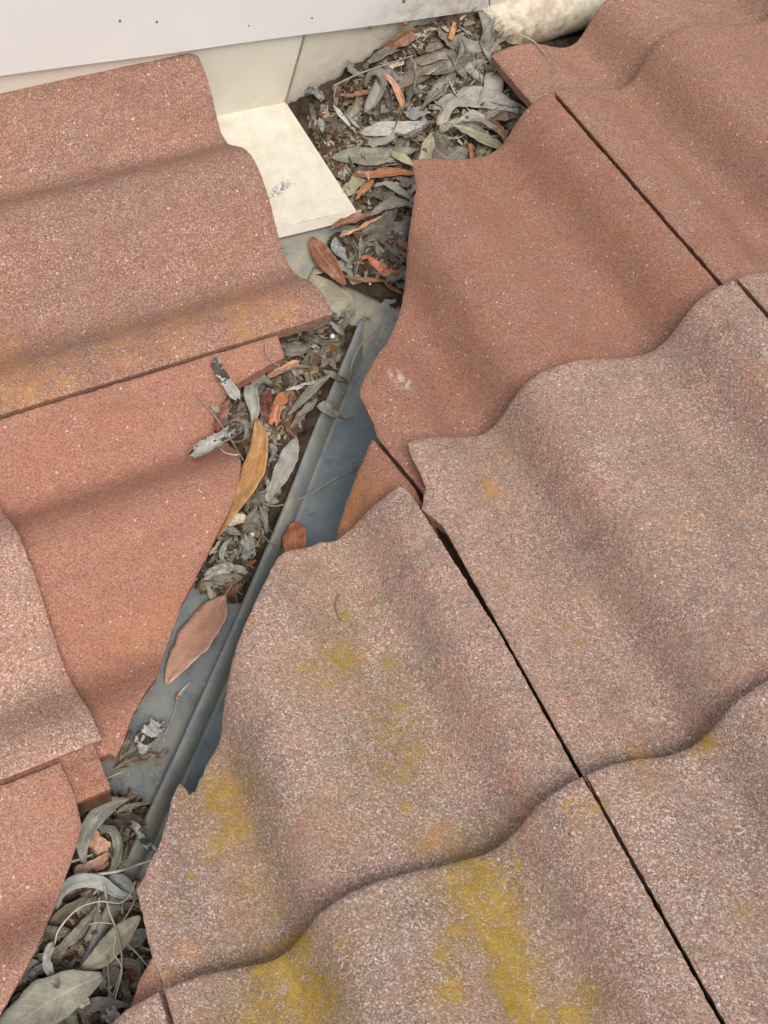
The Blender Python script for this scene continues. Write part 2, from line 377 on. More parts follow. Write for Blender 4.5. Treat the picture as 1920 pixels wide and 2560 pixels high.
def flange(roof, par, u, s0, s1, sf, wid=.030, low=.030, mat=None):
    """the lower side-lap rail that the next tile rides on: two small ribs in a step below the surface"""
    pts = [(-.004, -.0045), (.003, -.0062), (.008, -.0060), (.011, -.0048), (.015, -.0050), (.019, -.0078), (.024, -.0080), (.028, -.0075), (wid, -.0085), (wid, -.016), (-.004, -.016)]
    ss = np.linspace(s0, s1, 24); V, F = [], []
    for s in ss:
        base = float(prof(roof, u - U0[roof])) - low + STEP * (1 - (sf - s) / GAUGE) - .006
        for du, dn in pts: V.append(surf(roof, u + du, s, base + dn - .0015 + .0004 * noise.noise(Vector((s * 200, du * 300, 0)))))
    k = len(pts)
    for i in range(len(ss) - 1):
        for j in range(k): F.append([i * k + j, i * k + (j + 1) % k, (i + 1) * k + (j + 1) % k, (i + 1) * k + j])
    F.append(list(range(k))); F.append([(len(ss) - 1) * k + j for j in range(k)][::-1])
    org = surf(roof, u, s1, 0.0)
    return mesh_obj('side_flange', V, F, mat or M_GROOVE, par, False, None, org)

# roof decks (the felt below the tiles) carry the tiles
def deck(name, roof):
    a, b = (-1.3, 2.4), (-1.5, 1.5)
    q = 1.6
    if roof == 'R': P = [(-q, -q), (q, -q), (q, .60), (.60, .60)]
    else: P = [(-q, -q), (.60, .60), (.60, .638), (-q, .638)]
    V = []
    for dz in (-.125, -.150):
        for x, y in P: V.append((x, y, -T * (y if roof == 'R' else x) + dz))
    F = [[0, 1, 2, 3], [7, 6, 5, 4]] + [[i, i + 4, (i + 1) % 4 + 4, (i + 1) % 4] for i in range(4)]
    o = mesh_obj(name, V, F, M_FELT, None, False)
    o['kind'] = 'structure'; ROOF[roof] = o
deck('roof_right', 'R'); deck('roof_left', 'L')

gv = [(x, y, -2.7) for x, y in ((-150, -150), (150, -150), (150, 150), (-150, 150))]
gr = mesh_obj('ground', gv, [[0, 1, 2, 3]], flat_mat('pale_paving', lin(150, 144, 134), lin(168, 162, 152), 6), None, False); gr['kind'] = 'structure'
def rect(u0, u1, s0, s1): return [(u0, s0), (u1, s0), (u1, s1), (u0, s1)]
GAP = .0018
# front lines (s of each course) from the photograph
F0, F1, F2 = .4950, .1645, -.1689
FB = F2 - GAUGE
F3 = us('R', 1243, 118, None, .014)[1]
R2, R1, R0 = .3034, .6068, .0
R2r2 = us('R', 915, 1025)[0]
BK = .405
# ---- right roof
def cut(roof, sf, L): return [us(roof, x, y, sf) for x, y in L]
cB2 = cut('R', F0, [(1047,424),(1040,465),(1033,509),(1020,590),(1012,694),(1006,745),(995,787),(966,856),(926,914),(905,952),(896,984)])
lB2 = cut('R', F0, [(926,1041),(943,1093),(1046,1215)])
uB = lB2[-1][0]
t = tile('R', [(R1 - GAP, F0)] + [(cB2[0][0], F0)] + cB2[1:] + lB2 + [(uB, F0 - BK), (R1 - GAP, F0 - BK)], F0, .10, .05,
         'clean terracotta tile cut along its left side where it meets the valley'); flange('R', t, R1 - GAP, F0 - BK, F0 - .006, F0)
cA2 = cut('R', F0, [(950,1040),(928,1098),(905,1150),(880,1210),(860,1262),(847,1310),(838,1352),(810,1450),(780,1540)])
gA = .0036
t = tile('R', [(uB - gA, F0 - BK), (lB2[2][0] - gA, lB2[2][1]), (lB2[1][0] - gA, lB2[1][1]), (lB2[1][0] - gA - .001, lB2[1][1] + .002)] + cA2[1:] + [(cA2[-1][0] + .02, F0 - BK)], F0, .0, .0,
         'small orange tile sliver with an ochre bloom at the valley edge')
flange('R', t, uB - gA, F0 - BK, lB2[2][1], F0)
cA1 = cut('R', F1, [(840,1348),(798,1353),(764,1366),(717,1374),(694,1390),(665,1446),(631,1516),(596,1597),(573,1678),(555,1782),(550,1840),(521,1898),(497,1950),(486,1975),
    (472,1985),(462,1968),(447,1958),(436,1975),(428,1995),(417,2048),(393,2118),(359,2187),(341,2222),(347,2250),(353,2280),(376,2384)])
t = tile('R', [(R2 - .0011, F1 - .20)] + cut('R', F1, [(1061,1288),(1036,1250),(1016,1219),(1000,1211),(955,1246),(905,1290),(865,1328)]) + cA1 + [(R0 + .001, F1 - BK), (R2 - GAP, F1 - BK)], F1, .95, .0,
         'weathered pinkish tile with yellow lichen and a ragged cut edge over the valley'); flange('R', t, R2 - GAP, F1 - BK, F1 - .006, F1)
cB1 = cut('R', F1, [(1027,1139),(1038,1159),(1052,1188),(1063,1217),(1056,1250),(1053,1272)])
t = tile('R', [(R1 + .003, F1)] + [(cB1[0][0] + .003, F1)] + cB1 + [(R2 + .0011, F1 - .09), (R2 + .0012, F1 - BK), (R1 + .003, F1 - BK)], F1, .85, .0,
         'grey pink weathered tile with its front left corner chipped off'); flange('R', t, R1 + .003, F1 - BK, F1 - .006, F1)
t = tile('R', rect(R1 + GAP, R1 + PITCH - GAP, F0 - BK, F0), F0, .22); flange('R', t, R1 + PITCH - GAP, F0 - BK, F0 - .006, F0)
t = tile('R', rect(R1 + .003 + 2 * GAP, R1 + PITCH, F1 - BK, F1), F1, .7); flange('R', t, R1 + PITCH, F1 - BK, F1 - .006, F1)
uC3 = us('R', 1290, 195, None, .016)[0]
t = tile('R', rect(uC3, uC3 + PITCH, F3 - BK, F3), F0 + GAUGE, .35, .0, 'brownish lowest tile half buried in leaf litter beside the wall', thick=.016)
tile('R', rect(uC3 + PITCH + .004, uC3 + 2 * PITCH, F3 - BK, F3), F0 + GAUGE, .2, fine=False)
tile('R', rect(R1 + PITCH + GAP, R1 + 2 * PITCH, F0 - BK, F0), F0, .25)
tile('R', rect(R1 + PITCH + 2 * GAP, R1 + 2 * PITCH, F1 - BK, F1), F1, .6, fine=False)
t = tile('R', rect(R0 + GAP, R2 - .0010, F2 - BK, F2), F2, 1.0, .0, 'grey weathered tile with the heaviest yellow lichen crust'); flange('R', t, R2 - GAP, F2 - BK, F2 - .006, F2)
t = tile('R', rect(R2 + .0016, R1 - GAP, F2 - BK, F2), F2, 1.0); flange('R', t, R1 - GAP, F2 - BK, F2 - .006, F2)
t = tile('R', rect(R1 + GAP, R1 + PITCH - GAP, F2 - BK, F2), F2, 1.0, fine=False)
cZ = cut('R', F1, [(379,2392),(352,2440),(331,2500),(309,2560),(285,2640)])
uZ = R0 - .0035
t = tile('R', [(uZ, cZ[0][1] - .001)] + cZ + [(cZ[-1][0], F1 - BK), (uZ, F1 - BK)], F1, .35, .15, 'pale orange corner of a tile beside the valley litter'); flange('R', t, uZ, F1 - BK, cZ[0][1] - .006, F1, .02)
def valley_clip(roof, poly, w=.030):
    if roof == 'R': return clip(poly, 1, -CT, -w)      # x - y > w
    return clip(poly, -1, -CT, -w)                     # y - x > w  (u = -y)
tile('R', valley_clip('R', rect(R0 - PITCH + GAP, R0 - GAP, F2 - BK, F2)), F2, .95)
for k in range(-2, 4):
    p = valley_clip('R', rect(R0 + k * PITCH + GAP, R0 + (k + 1) * PITCH - GAP, FB - BK, FB))
    if len(p) > 2: tile('R', p, FB, .9, fine=False)
# ---- left roof (u = -y)
XA0, XA1 = .3310, .0025
L0 = us('L', 250, 184)[0]; L1 = us('L', 400, 921)[0]; L2 = us('L', 120, 1915)[0]
fP = cut('L', XA0, [(498,151),(512,158),(524,172),(534,200)])
t = tile('L', [(L0, XA0 - BK), (L0 + .0005, XA0 - .016), (L0 + .003, XA0 - .006), (L0 + .009, XA0), (L1 - GAP, XA0), (L1 - GAP, XA0 - BK)], XA0, .42, .0,
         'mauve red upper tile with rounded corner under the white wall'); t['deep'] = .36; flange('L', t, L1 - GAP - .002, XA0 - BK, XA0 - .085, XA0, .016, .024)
cQ1 = cut('L', XA0, [(700,852),(712,890),(640,930),(585,960),(562,1000),(540,1050),(536,1085),(570,1105),(598,1130),(603,1170),(588,1245),(560,1305),(530,1362),(492,1440),(450,1522),(418,1615),(392,1690),(355,1745),(330,1795),(307,1858),(290,1893)])
t = tile('L', [(L1 + GAP, XA0 - BK), (L1 + GAP, cQ1[0][1])] + cQ1 + [(L2 + .006, cQ1[-1][1] - .003), (L2 + .006, XA0 - BK)], XA0, .04, .35,
         'salmon orange tile with a long slanting cut edge beside the leaf litter'); flange('L', t, L2 + .004, XA0 - BK, cQ1[-1][1] - .008, XA0, .024)
t = tile('L', rect(L1 + GAP, L2 - GAP, XA1 - BK, XA1), XA1, .75, .25, 'pale speckled tile whose front edge crosses the salmon tile'); flange('L', t, L2 - GAP, XA1 - BK, XA1 - .006, XA1, .034, .002, M_TILE)
tile('L', rect(L0, L1 - GAP, XA1 - BK, XA1), XA1, .3, fine=False)
cS = cut('L', XA1, [(150,1905),(170,1948),(188,1992),(206,2064),(180,2145),(150,2232),(92,2372),(40,2465),(-20,2575),(-70,2660)])
t = tile('L', [(L2 + .004, XA1 - BK), (cS[0][0], cS[0][1])] + cS[1:] + [(cS[-1][0] + .02, XA1 - BK)], XA1, .30, .30, 'pinkish tile at lower left with a straight valley cut'); 
for j in range(0, 4):
    p = rect(L0 + j * PITCH * .99 + GAP, L0 + (j + 1) * PITCH * .99 - GAP, XA1 - GAUGE - BK, XA1 - GAUGE)
    p = valley_clip('L', p)
    if len(p) > 2: tile('L', p, XA1 - GAUGE, .5, fine=False)

# ------------------------------------------------------------------ wall and flashings
YW = .638
def slab(name, P4, thick_vec, mat, parent=None, nx=40, ny=12, wob=0.0):
    """a thin sheet through 4 corners (row-major u,v), with thickness"""
    A, B, C_, D = [np.array(p, float) for p in P4]; V = []
    for i in range(nx + 1):
        for j in range(ny + 1):
            a, b = i / nx, j / ny
            p = (A * (1 - a) + B * a) * (1 - b) + (D * (1 - a) + C_ * a) * b
            p = p + np.array(thick_vec) / (np.linalg.norm(thick_vec) + 1e-9) * wob * noise.noise(Vector((p[0] * 9, p[1] * 9, p[2] * 9)))
            V.append(p)
    n = len(V); V = V + [p + np.array(thick_vec) for p in V]
    id_ = lambda i, j: i * (ny + 1) + j
    F = []
    for i in range(nx):
        for j in range(ny):
            q = [id_(i, j), id_(i + 1, j), id_(i + 1, j + 1), id_(i, j + 1)]
            F.append(q); F.append([n + k for k in q[::-1]])
    bd = [id_(i, 0) for i in range(nx)] + [id_(nx, j) for j in range(ny)] + [id_(i, ny) for i in range(nx, 0, -1)] + [id_(0, j) for j in range(ny, 0, -1)]
    for a, b in zip(bd, bd[1:] + bd[:1]): F.append([b, a, n + a, n + b])
    return mesh_obj(name, V, F, mat, parent, False)
zf = lambda x, d: -T * x + d
zl = lambda x: .0510 - .487 * x          # lower edge of the white cladding
wall = tag(slab('wall', [(-1.2, YW + .012, zf(-1.2, -.16)), (1.3, YW + .012, zf(1.3, -.10)), (1.3, YW + .012, zf(1.3, .10)), (-1.2, YW + .012, zf(-1.2, .10))], (0, .05, 0), M_FASCIA),
           'white painted wall behind the roof valley', 'wall')
pn = slab('cladding_panel', [(-1.2, YW - .0085, zl(-1.2)), (.62, YW - .0085, zl(.62)), (.62, YW - .0085, zf(.62, .19)), (-1.2, YW - .0085, zf(-1.2, .19))], (0, .004, 0), M_FASCIA, wall, 60, 14, .0012)
pn2 = slab('cladding_panel', [(.6215, YW - .0085, zl(.6215)), (1.3, YW - .0085, zf(1.3, .06)), (1.3, YW - .0085, zf(1.3, .19)), (.6215, YW - .0085, zf(.6215, .19))], (0, .004, 0), M_FASCIA, wall, 30, 14, .0008)
for px, py, r in ((1013,58,.0032),(925,68,.0022),(300,52,.0012),(392,55,.0011),(1010,2,.0022),(780,45,.001)):
    P = on_plane(px, py, (0, 1, 0), YW - .0088); V, F = [], []
    for i in range(5):
        for j in range(8):
            a = i / 4 * math.pi; bb = j / 8 * 2 * math.pi; rr = r * (1 + .3 * noise.noise(Vector((i, j, px))))
            V.append(P + np.array([rr * math.sin(a) * math.cos(bb), -.7 * rr * math.cos(a), 1.4 * rr * math.sin(a) * math.sin(bb)]))
    for i in range(4):
        for j in range(8): F.append([i * 8 + j, i * 8 + (j + 1) % 8, (i + 1) * 8 + (j + 1) % 8, (i + 1) * 8 + j])
    mesh_obj('mud_speck', V, F, M_MUD, wall)

fl = bpy.data.objects.new('apron_flashing', None); link(fl); fl.location = (.3, YW, zf(.3, -.097))
tag(fl, 'cream folded metal flashing running down beside the upper left tile', 'flashing')
DF = .086
XE = .381
up = slab('upstand', [(-1.2, YW - .0026, zf(-1.2, -DF)), (XE, YW - .0026, zf(XE, -DF)), (XE + .044, YW - .0026, zl(XE + .044) + .012), (-1.2, YW - .0026, zl(-1.2) + .012)], (0, .0009, 0), M_CREAM, fl, 90, 12, .0006)
joint_shade = slab('joint_shade', [(XE - .0008, YW - .0042, zf(XE, -DF) + .002), (XE + .0010, YW - .0042, zf(XE, -DF) + .002), (XE + .0450, YW - .0042, zl(XE + .044) + .008), (XE + .0432, YW - .0042, zl(XE + .044) + .008)], (0, .0016, 0), M_LEAD, fl, 2, 30)  # added grey strip, stands in for the shade line at the panel joint
e1 = on_plane(885, 517, (T, 0, 1), -DF); e2 = on_plane(705, 592, (T, 0, 1), -DF)
YF = .5 * (e1[1] + e2[1])
XE2 = e1[0]
leg = slab('tray_leg', [(-1.2, YF, zf(-1.2, -DF)), (XE2, YF + .004, zf(XE2, -DF)), (XE, YW - .001, zf(XE, -DF)), (-1.2, YW - .001, zf(-1.2, -DF))], (0, 0, -.0009), M_CREAM, fl, 90, 16, .0005)
lip = slab('lip', [(-1.2, YF - .002, zf(-1.2, -DF - .011)), (XE2 + .004, YF - .003, zf(XE2 + .004, -DF - .008)), (XE2 - .001, YF + .0035, zf(XE2, -DF + .0008)), (-1.2, YF - .0004, zf(-1.2, -DF + .0008))], (0, .0008, -.0008), M_CREAM, fl, 220, 4, .0030)
fl2 = slab('corner_flashing', [(.30, YW + .0012, zf(.30, -.16)), (.80, YW + .0012, zf(.80, -.12)), (.80, YW + .0012, zl(.80) + .02), (.30, YW + .0012, zl(.30) + .02)], (0, .001, 0), M_CREAM, None, 60, 20, .001)
tag(fl2, 'cream metal flashing panel stained by litter in the wall corner', 'flashing')
for o in (up, leg, lip, fl2, pn, pn2, wall):
    W = np.array([o.matrix_world @ v.co if False else v.co for v in o.data.vertices]) + np.array(o.location) + (np.array(o.parent.location) if o.parent else 0)
    px = to_px(W)
    dirt_and_light = blobs(px, [(860,215,110,.8),(960,130,90,.9),(1050,70,110,1.0),(1170,30,130,1.2),(640,285,60,.5),(720,280,40,.7),(800,240,60,.8),(830,530,60,.45),(760,560,70,.3),(1100,0,120,.7)])
    dirt_and_light *= .6
    if o is leg: dirt_and_light = np.maximum(dirt_and_light, .30)
    attr(o, 'dirt_and_light', dirt_and_light); attr(o, 'chip', blobs(px, [(702,464,12,.6),(690,488,14,.8)] if o is leg else []))

# rolled cream end-cap beyond the pile
def swept(name, pts, sect, mat, parent=None, closed=False, org=None, cap=True):
    """sweep cross-section points (list of 3-vectors per station)"""
    V = [p for st in pts for p in st]; k = len(pts[0]); F = []
    for i in range(len(pts) - 1):
        for j in range(k if closed else k - 1): F.append([i * k + j, i * k + (j + 1) % k, (i + 1) * k + (j + 1) % k, (i + 1) * k + j])
    if closed and cap: F.append(list(range(k))[::-1]); F.append([(len(pts) - 1) * k + j for j in range(k)])
    return mesh_obj(name, V, F, mat, parent, True, None, org)
A = on_plane(1245, 60, (0, 1, 0), YW - .02); st = []
for i in range(25):
    x = A[0] - .012 + i * .02; yc, zc, r = YW - .004, zf(x, .0) * .55 + .45 * zf(A[0], 0) + .004, .035
    st.append([np.array([x, yc - r * math.sin(a) * 1.05, zc + r * math.cos(a) - .02]) for a in np.linspace(-.1, 2.9, 22)] +
              [np.array([x, yc - (r - .002) * math.sin(a) * 1.05, zc + (r - .002) * math.cos(a) - .02]) for a in np.linspace(2.9, -.1, 22)])
rl = swept('rolled_flashing', st, None, M_CREAM, None, True)
tag(rl, 'rounded cream metal roll between the wall and the lowest brown tile', 'flashing')
W = np.array([v.co for v in rl.data.vertices]); px = to_px(W)
attr(rl, 'dirt_and_light', blobs(px, [(1300,95,80,1.1),(1250,70,60,1.0),(1400,80,80,1.0),(1350,30,260,.75)])); attr(rl, 'chip', np.zeros(len(W)))

# ------------------------------------------------------------------ valley gutter
D0 = .102
S2 = math.sqrt(.5)
def vz(a, wv): return -T * a + T * abs(wv) * S2 - D0
def vp(a, wv, dz=0.0): return np.array([a + wv * S2, a - wv * S2, vz(a, wv) + dz])
gut = bpy.data.objects.new('valley_gutter', None); link(gut); gut.location = vp(.1, 0)
tag(gut, 'blue grey metal valley gutter with a raised centre rib between the two roofs', 'gutter')
V, F = [], []; an = np.arange(-.75, .565, .01); wn = np.concatenate([np.linspace(-.16, -.03, 14), np.linspace(-.025, .025, 21), np.linspace(.03, .16, 14)])
dirt_and_light = []
for a in an:
    for x in wn:
        z = .0007 * noise.noise(Vector((a * 12, x * 20, 2)))
        p = vp(a, x, z + .003 * math.exp(-(x / .012) ** 2))
        V.append(p); dirt_and_light.append(max(.0, .95 - abs(a - .375) * 9) + (.45 if x < 0 else -.15) + .30 * noise.noise(Vector((a * 18, x * 25, 0))))
nw = len(wn); n0 = len(V); V += [p - np.array([0, 0, .0012]) for p in V]; dirt_and_light += dirt_and_light
for i in range(len(an) - 1):
    for j in range(nw - 1):
        q = [i * nw + j, (i + 1) * nw + j, (i + 1) * nw + j + 1, i * nw + j + 1]; F.append(q[::-1]); F.append([n0 + k for k in q])
tr = mesh_obj('tray', V, F, M_METAL, gut, True); attr(tr, 'dirt_and_light', np.clip(dirt_and_light, 0, 1))
def ribline(a):   # centre of the rib strays a few mm from the fold, as in the photograph
    return float(np.interp(a, [-.75, -.0855, -.035, .038, .113, .20, .261, .331, .359], [.016, .0125, .0095, .0085, .0056, .0005, -.006, -.0098, -.0125]))
RIB_END = .360
def ribh(a, x):
    e = min(1.0, max(0.0, (RIB_END - a) / .02)); e = math.sqrt(max(0, 1 - (1 - e) ** 2))
    d = x - ribline(a)
    k = abs(d) / (.0050 if d < 0 else .0080)                     # rounded standing bead, steeper on the left
    return .023 * e * (math.sqrt(1 - k * k) if k < 1 else 0.0)
V, F = [], []; an = np.concatenate([np.arange(-.75, .30, .012), np.linspace(.30, RIB_END, 14)]); wn = np.concatenate([[-.0075, -.0055], -.0050 * np.sin(np.linspace(math.pi / 2, 0, 9)), .0080 * np.sin(np.linspace(.15, math.pi / 2, 11)), [.0086, .011]]); dirt_and_light = []
for a in an:
    for x in wn:
        c = ribline(a); e = 1.0 if a < .3 else max(.25, 1 - ((a - .30) / .05) ** 2 * .8)
        xx = c + x * e; p = vp(a, xx, ribh(a, xx) + .0008 + .003 * math.exp(-(xx / .012) ** 2)); V.append(p); dirt_and_light.append(.60 + .5 * noise.noise(Vector((a * 14, x * 60, 7))))  # beige over the rib paints in the paleness of its lit face
nw = len(wn)
for i in range(len(an) - 1):
    for j in range(nw - 1): F.append([i * nw + j, i * nw + j + 1, (i + 1) * nw + j + 1, (i + 1) * nw + j])
rb = mesh_obj('centre_rib', V, F, M_METAL, gut, True); attr(rb, 'dirt_and_light', np.clip(dirt_and_light, 0, 1))

# ------------------------------------------------------------------ debris surface
def base_z(x, y):
    a, wv = (x + y) / 2, (x - y) * S2
    return vz(a, wv) + (ribh(a, wv) if a < RIB_END else 0)
def fill_level(a, side):
    if side < 0: return float(np.interp(a, [-.5, -.07, -.03, -.012, -.002, .010, .112, .130, .165, .215, .26, .305, .34, .36], [.022, .020, .018, .012, .006, -.02, -.02, .008, .012, .018, .027, .027, .016, -.01]))
    return float(np.interp(a, [-.5, -.10, -.055, -.03, -.01], [.024, .018, .010, .0, -.03]))
def pool_z(x, y):
    a, wv = (x + y) / 2, (x - y) * S2
    z = -.266 + float(np.interp(y, [.50, .575, .638], [0, .010, .036])) * float(np.interp(x, [.37, .45, .535, .585, .62, .66], [.15, .6, 1.0, .9, .3, -.6])) - .5 * max(0, x - .60)
    if .374 < a < .46 and abs(wv) < .08: z = max(z, vz(a, wv) + .004 + .014 * noise.noise(Vector((x * 38, y * 38, 6))))
    return z
def debris_z(x, y):
    a, wv = (x + y) / 2, (x - y) * S2
    b = base_z(x, y); c = -T * a - D0
    n = .0045 * noise.noise(Vector((x * 60, y * 60, 0))) + .0032 * noise.noise(Vector((x * 160, y * 160, 4)))
    f = c + fill_level(a, -1 if wv < ribline(a) else 1) + n + .12 * abs(wv)
    if a > RIB_END + .02: f = -9
    if wv < -.03 and .215 < a < .36: f += .30 * (-.03 - wv)
    z = f
    if y < YW: z = max(z, pool_z(x, y) + n * 1.6)
    return b, z
def H(x, y):
    b, z = debris_z(x, y); return max(b, z)
def hit(px, py, lift=.003, kind='d', sf=None):
    r = ray(px, py); r = r / np.linalg.norm(r)
    if kind in ('L', 'R'):
        u, s = us(kind, px, py, sf)
        P = surf(kind, u, s, height(kind, u, s, sf)); return P - r * (lift / -r[2])
    t = .55
    while t < 1.6:
        P = CAM + r * t
        if P[2] < H(P[0], P[1]) + lift: break
        t += .004
    lo, hi = t - .004, t
    for _ in range(8):
        m = (lo + hi) / 2; P = CAM + r * m
        if P[2] < H(P[0], P[1]) + lift: hi = m
        else: lo = m
    return CAM + r * hi
def grid_obj(name, xs, ys, fz, keep, mat):
    idx = {}; V = []; F = []
    for i, x in enumerate(xs):
        for j, y in enumerate(ys):
            p = keep(x, y)
            if p is not None: idx[i, j] = len(V); V.append(p)
    for i in range(len(xs) - 1):
        for j in range(len(ys) - 1):
            q = [(i, j), (i + 1, j), (i + 1, j + 1), (i, j + 1)]
            if all(k in idx for k in q): F.append([idx[k] for k in q])
    return mesh_obj(name, V, F, mat, None, True)
def k1(a, wv):
    x, y = a + wv * S2, a - wv * S2
    if a > .40: return None
    b, z = debris_z(x, y)
    return None if z < b - .004 else np.array([x, y, z])
so = grid_obj('soil_litter', np.arange(-.55, .40, .0024), np.arange(-.125, .07, .0024), None, k1, M_SOIL); tag(so, 'dark brown leaf mould lying along the valley gutter', 'soil', None, 'stuff')
def k2(x, y):
    b, z = debris_z(x, y)
    if (x + y) / 2 < .345: return None
    return None if z < b - .004 else np.array([x, y, z])
so2 = grid_obj('soil_litter', np.arange(.34, .80, .0026), np.arange(.36, YW + .0005, .0026), None, k2, M_SOIL); tag(so2, 'brown leaf mould heaped in the corner against the cream wall', 'soil', None, 'stuff')

# beige stained sheet at the head of the rib, with an upturned rounded edge
def crop(ox, oy, k): return lambda x, y: (ox + x / k, oy + y / k)
C3 = crop(650, 0, 2.074); C4 = crop(650, 400, 3.318); C5 = crop(400, 750, 2.765); C6 = crop(350, 1200, 3.318); BL = crop(0, 1700, 2.573)
PP = [(440,880),(380,1000),(330,1080),(430,1160),(540,1275),(640,1262),(760,1240),(800,1170),(770,1080),(700,1040),(610,960),(520,900)]
poly = []
for x, y in PP:
    p = hit(*C4(x, y), lift=.002); poly.append(p)
cc = np.mean(poly, 0); V, F = [], []; n = len(poly); RI = 6
for k in range(RI + 1):
    for p in poly:
        q = cc + (p - cc) * (k / RI); z = base_z(q[0], q[1]) + .002 + .0035 * max(0, 1 - (k / RI)) ** .5 + .0012 * noise.noise(Vector((q[0] * 60, q[1] * 60, 1)))
        V.append((q[0], q[1], z - (.0012 if k == RI else 0)))
for k in range(RI):
    for j in range(n): F.append([k * n + j, k * n + (j + 1) % n, (k + 1) * n + (j + 1) % n, (k + 1) * n + j])
m0 = len(V); V += [(x, y, z - .0015) for x, y, z in V[-n:]]
for j in range(n): F.append([m0 - n + j, m0 - n + (j + 1) % n, m0 + (j + 1) % n, m0 + j])
tag(mesh_obj('lead_patch', V, F, M_LEAD, None, True), 'beige stained lead patch at the upper end of the centre rib', 'patch')

# ------------------------------------------------------------------ leaves, stalks
def spline(P, n):
    P = np.asarray(P, float)
    if len(P) == 2: return P[0] + (P[1] - P[0]) * np.linspace(0, 1, n)[:, None]
    Q = np.vstack([2 * P[0] - P[1], P, 2 * P[-1] - P[-2]]); out = []
    for t in np.linspace(0, len(P) - 1 - 1e-6, n):
        i = int(t); f = t - i; a, b, c, d = Q[i:i + 4]
        out.append(.5 * (2 * b + (c - a) * f + (2 * a - 5 * b + 4 * c - d) * f * f + (3 * b - 3 * c + d - a) * f ** 3))
    return np.array(out)
PAL = {'g1': (160,158,150), 'g2': (124,120,111), 'g3': (94,88,79), 'gb': (122,110,96), 'k': (152,146,118), 'kd': (122,116,92), 'o': (172,108,66), 'op': (200,146,112), 't': (190,138,82),
       'br': (138,88,56), 'bd': (92,66,48), 'm': (108,48,34), 'p': (214,160,132), 'w': (186,183,175), 'c': (214,202,172), 'bg': (128,134,134), 'pk': (208,160,138)}
def shapew(t, sh):
    if sh == 'strip': return min(1, 6 * t + .35) * min(1, 6 * (1 - t) + .3)
    if sh == 'torn': return min(1, 5 * t + .45) * (min(1, 9 * (1 - t) + .55))
    if sh == 'tip': return max(.02, math.sin(math.pi * min(1, .12 + .88 * t)) ** .75) if t > .5 else max(.03, math.sin(math.pi * (.04 + .92 * t)) ** .85)
    return max(.03, math.sin(math.pi * (.03 + .94 * t ** .9)) ** .85)
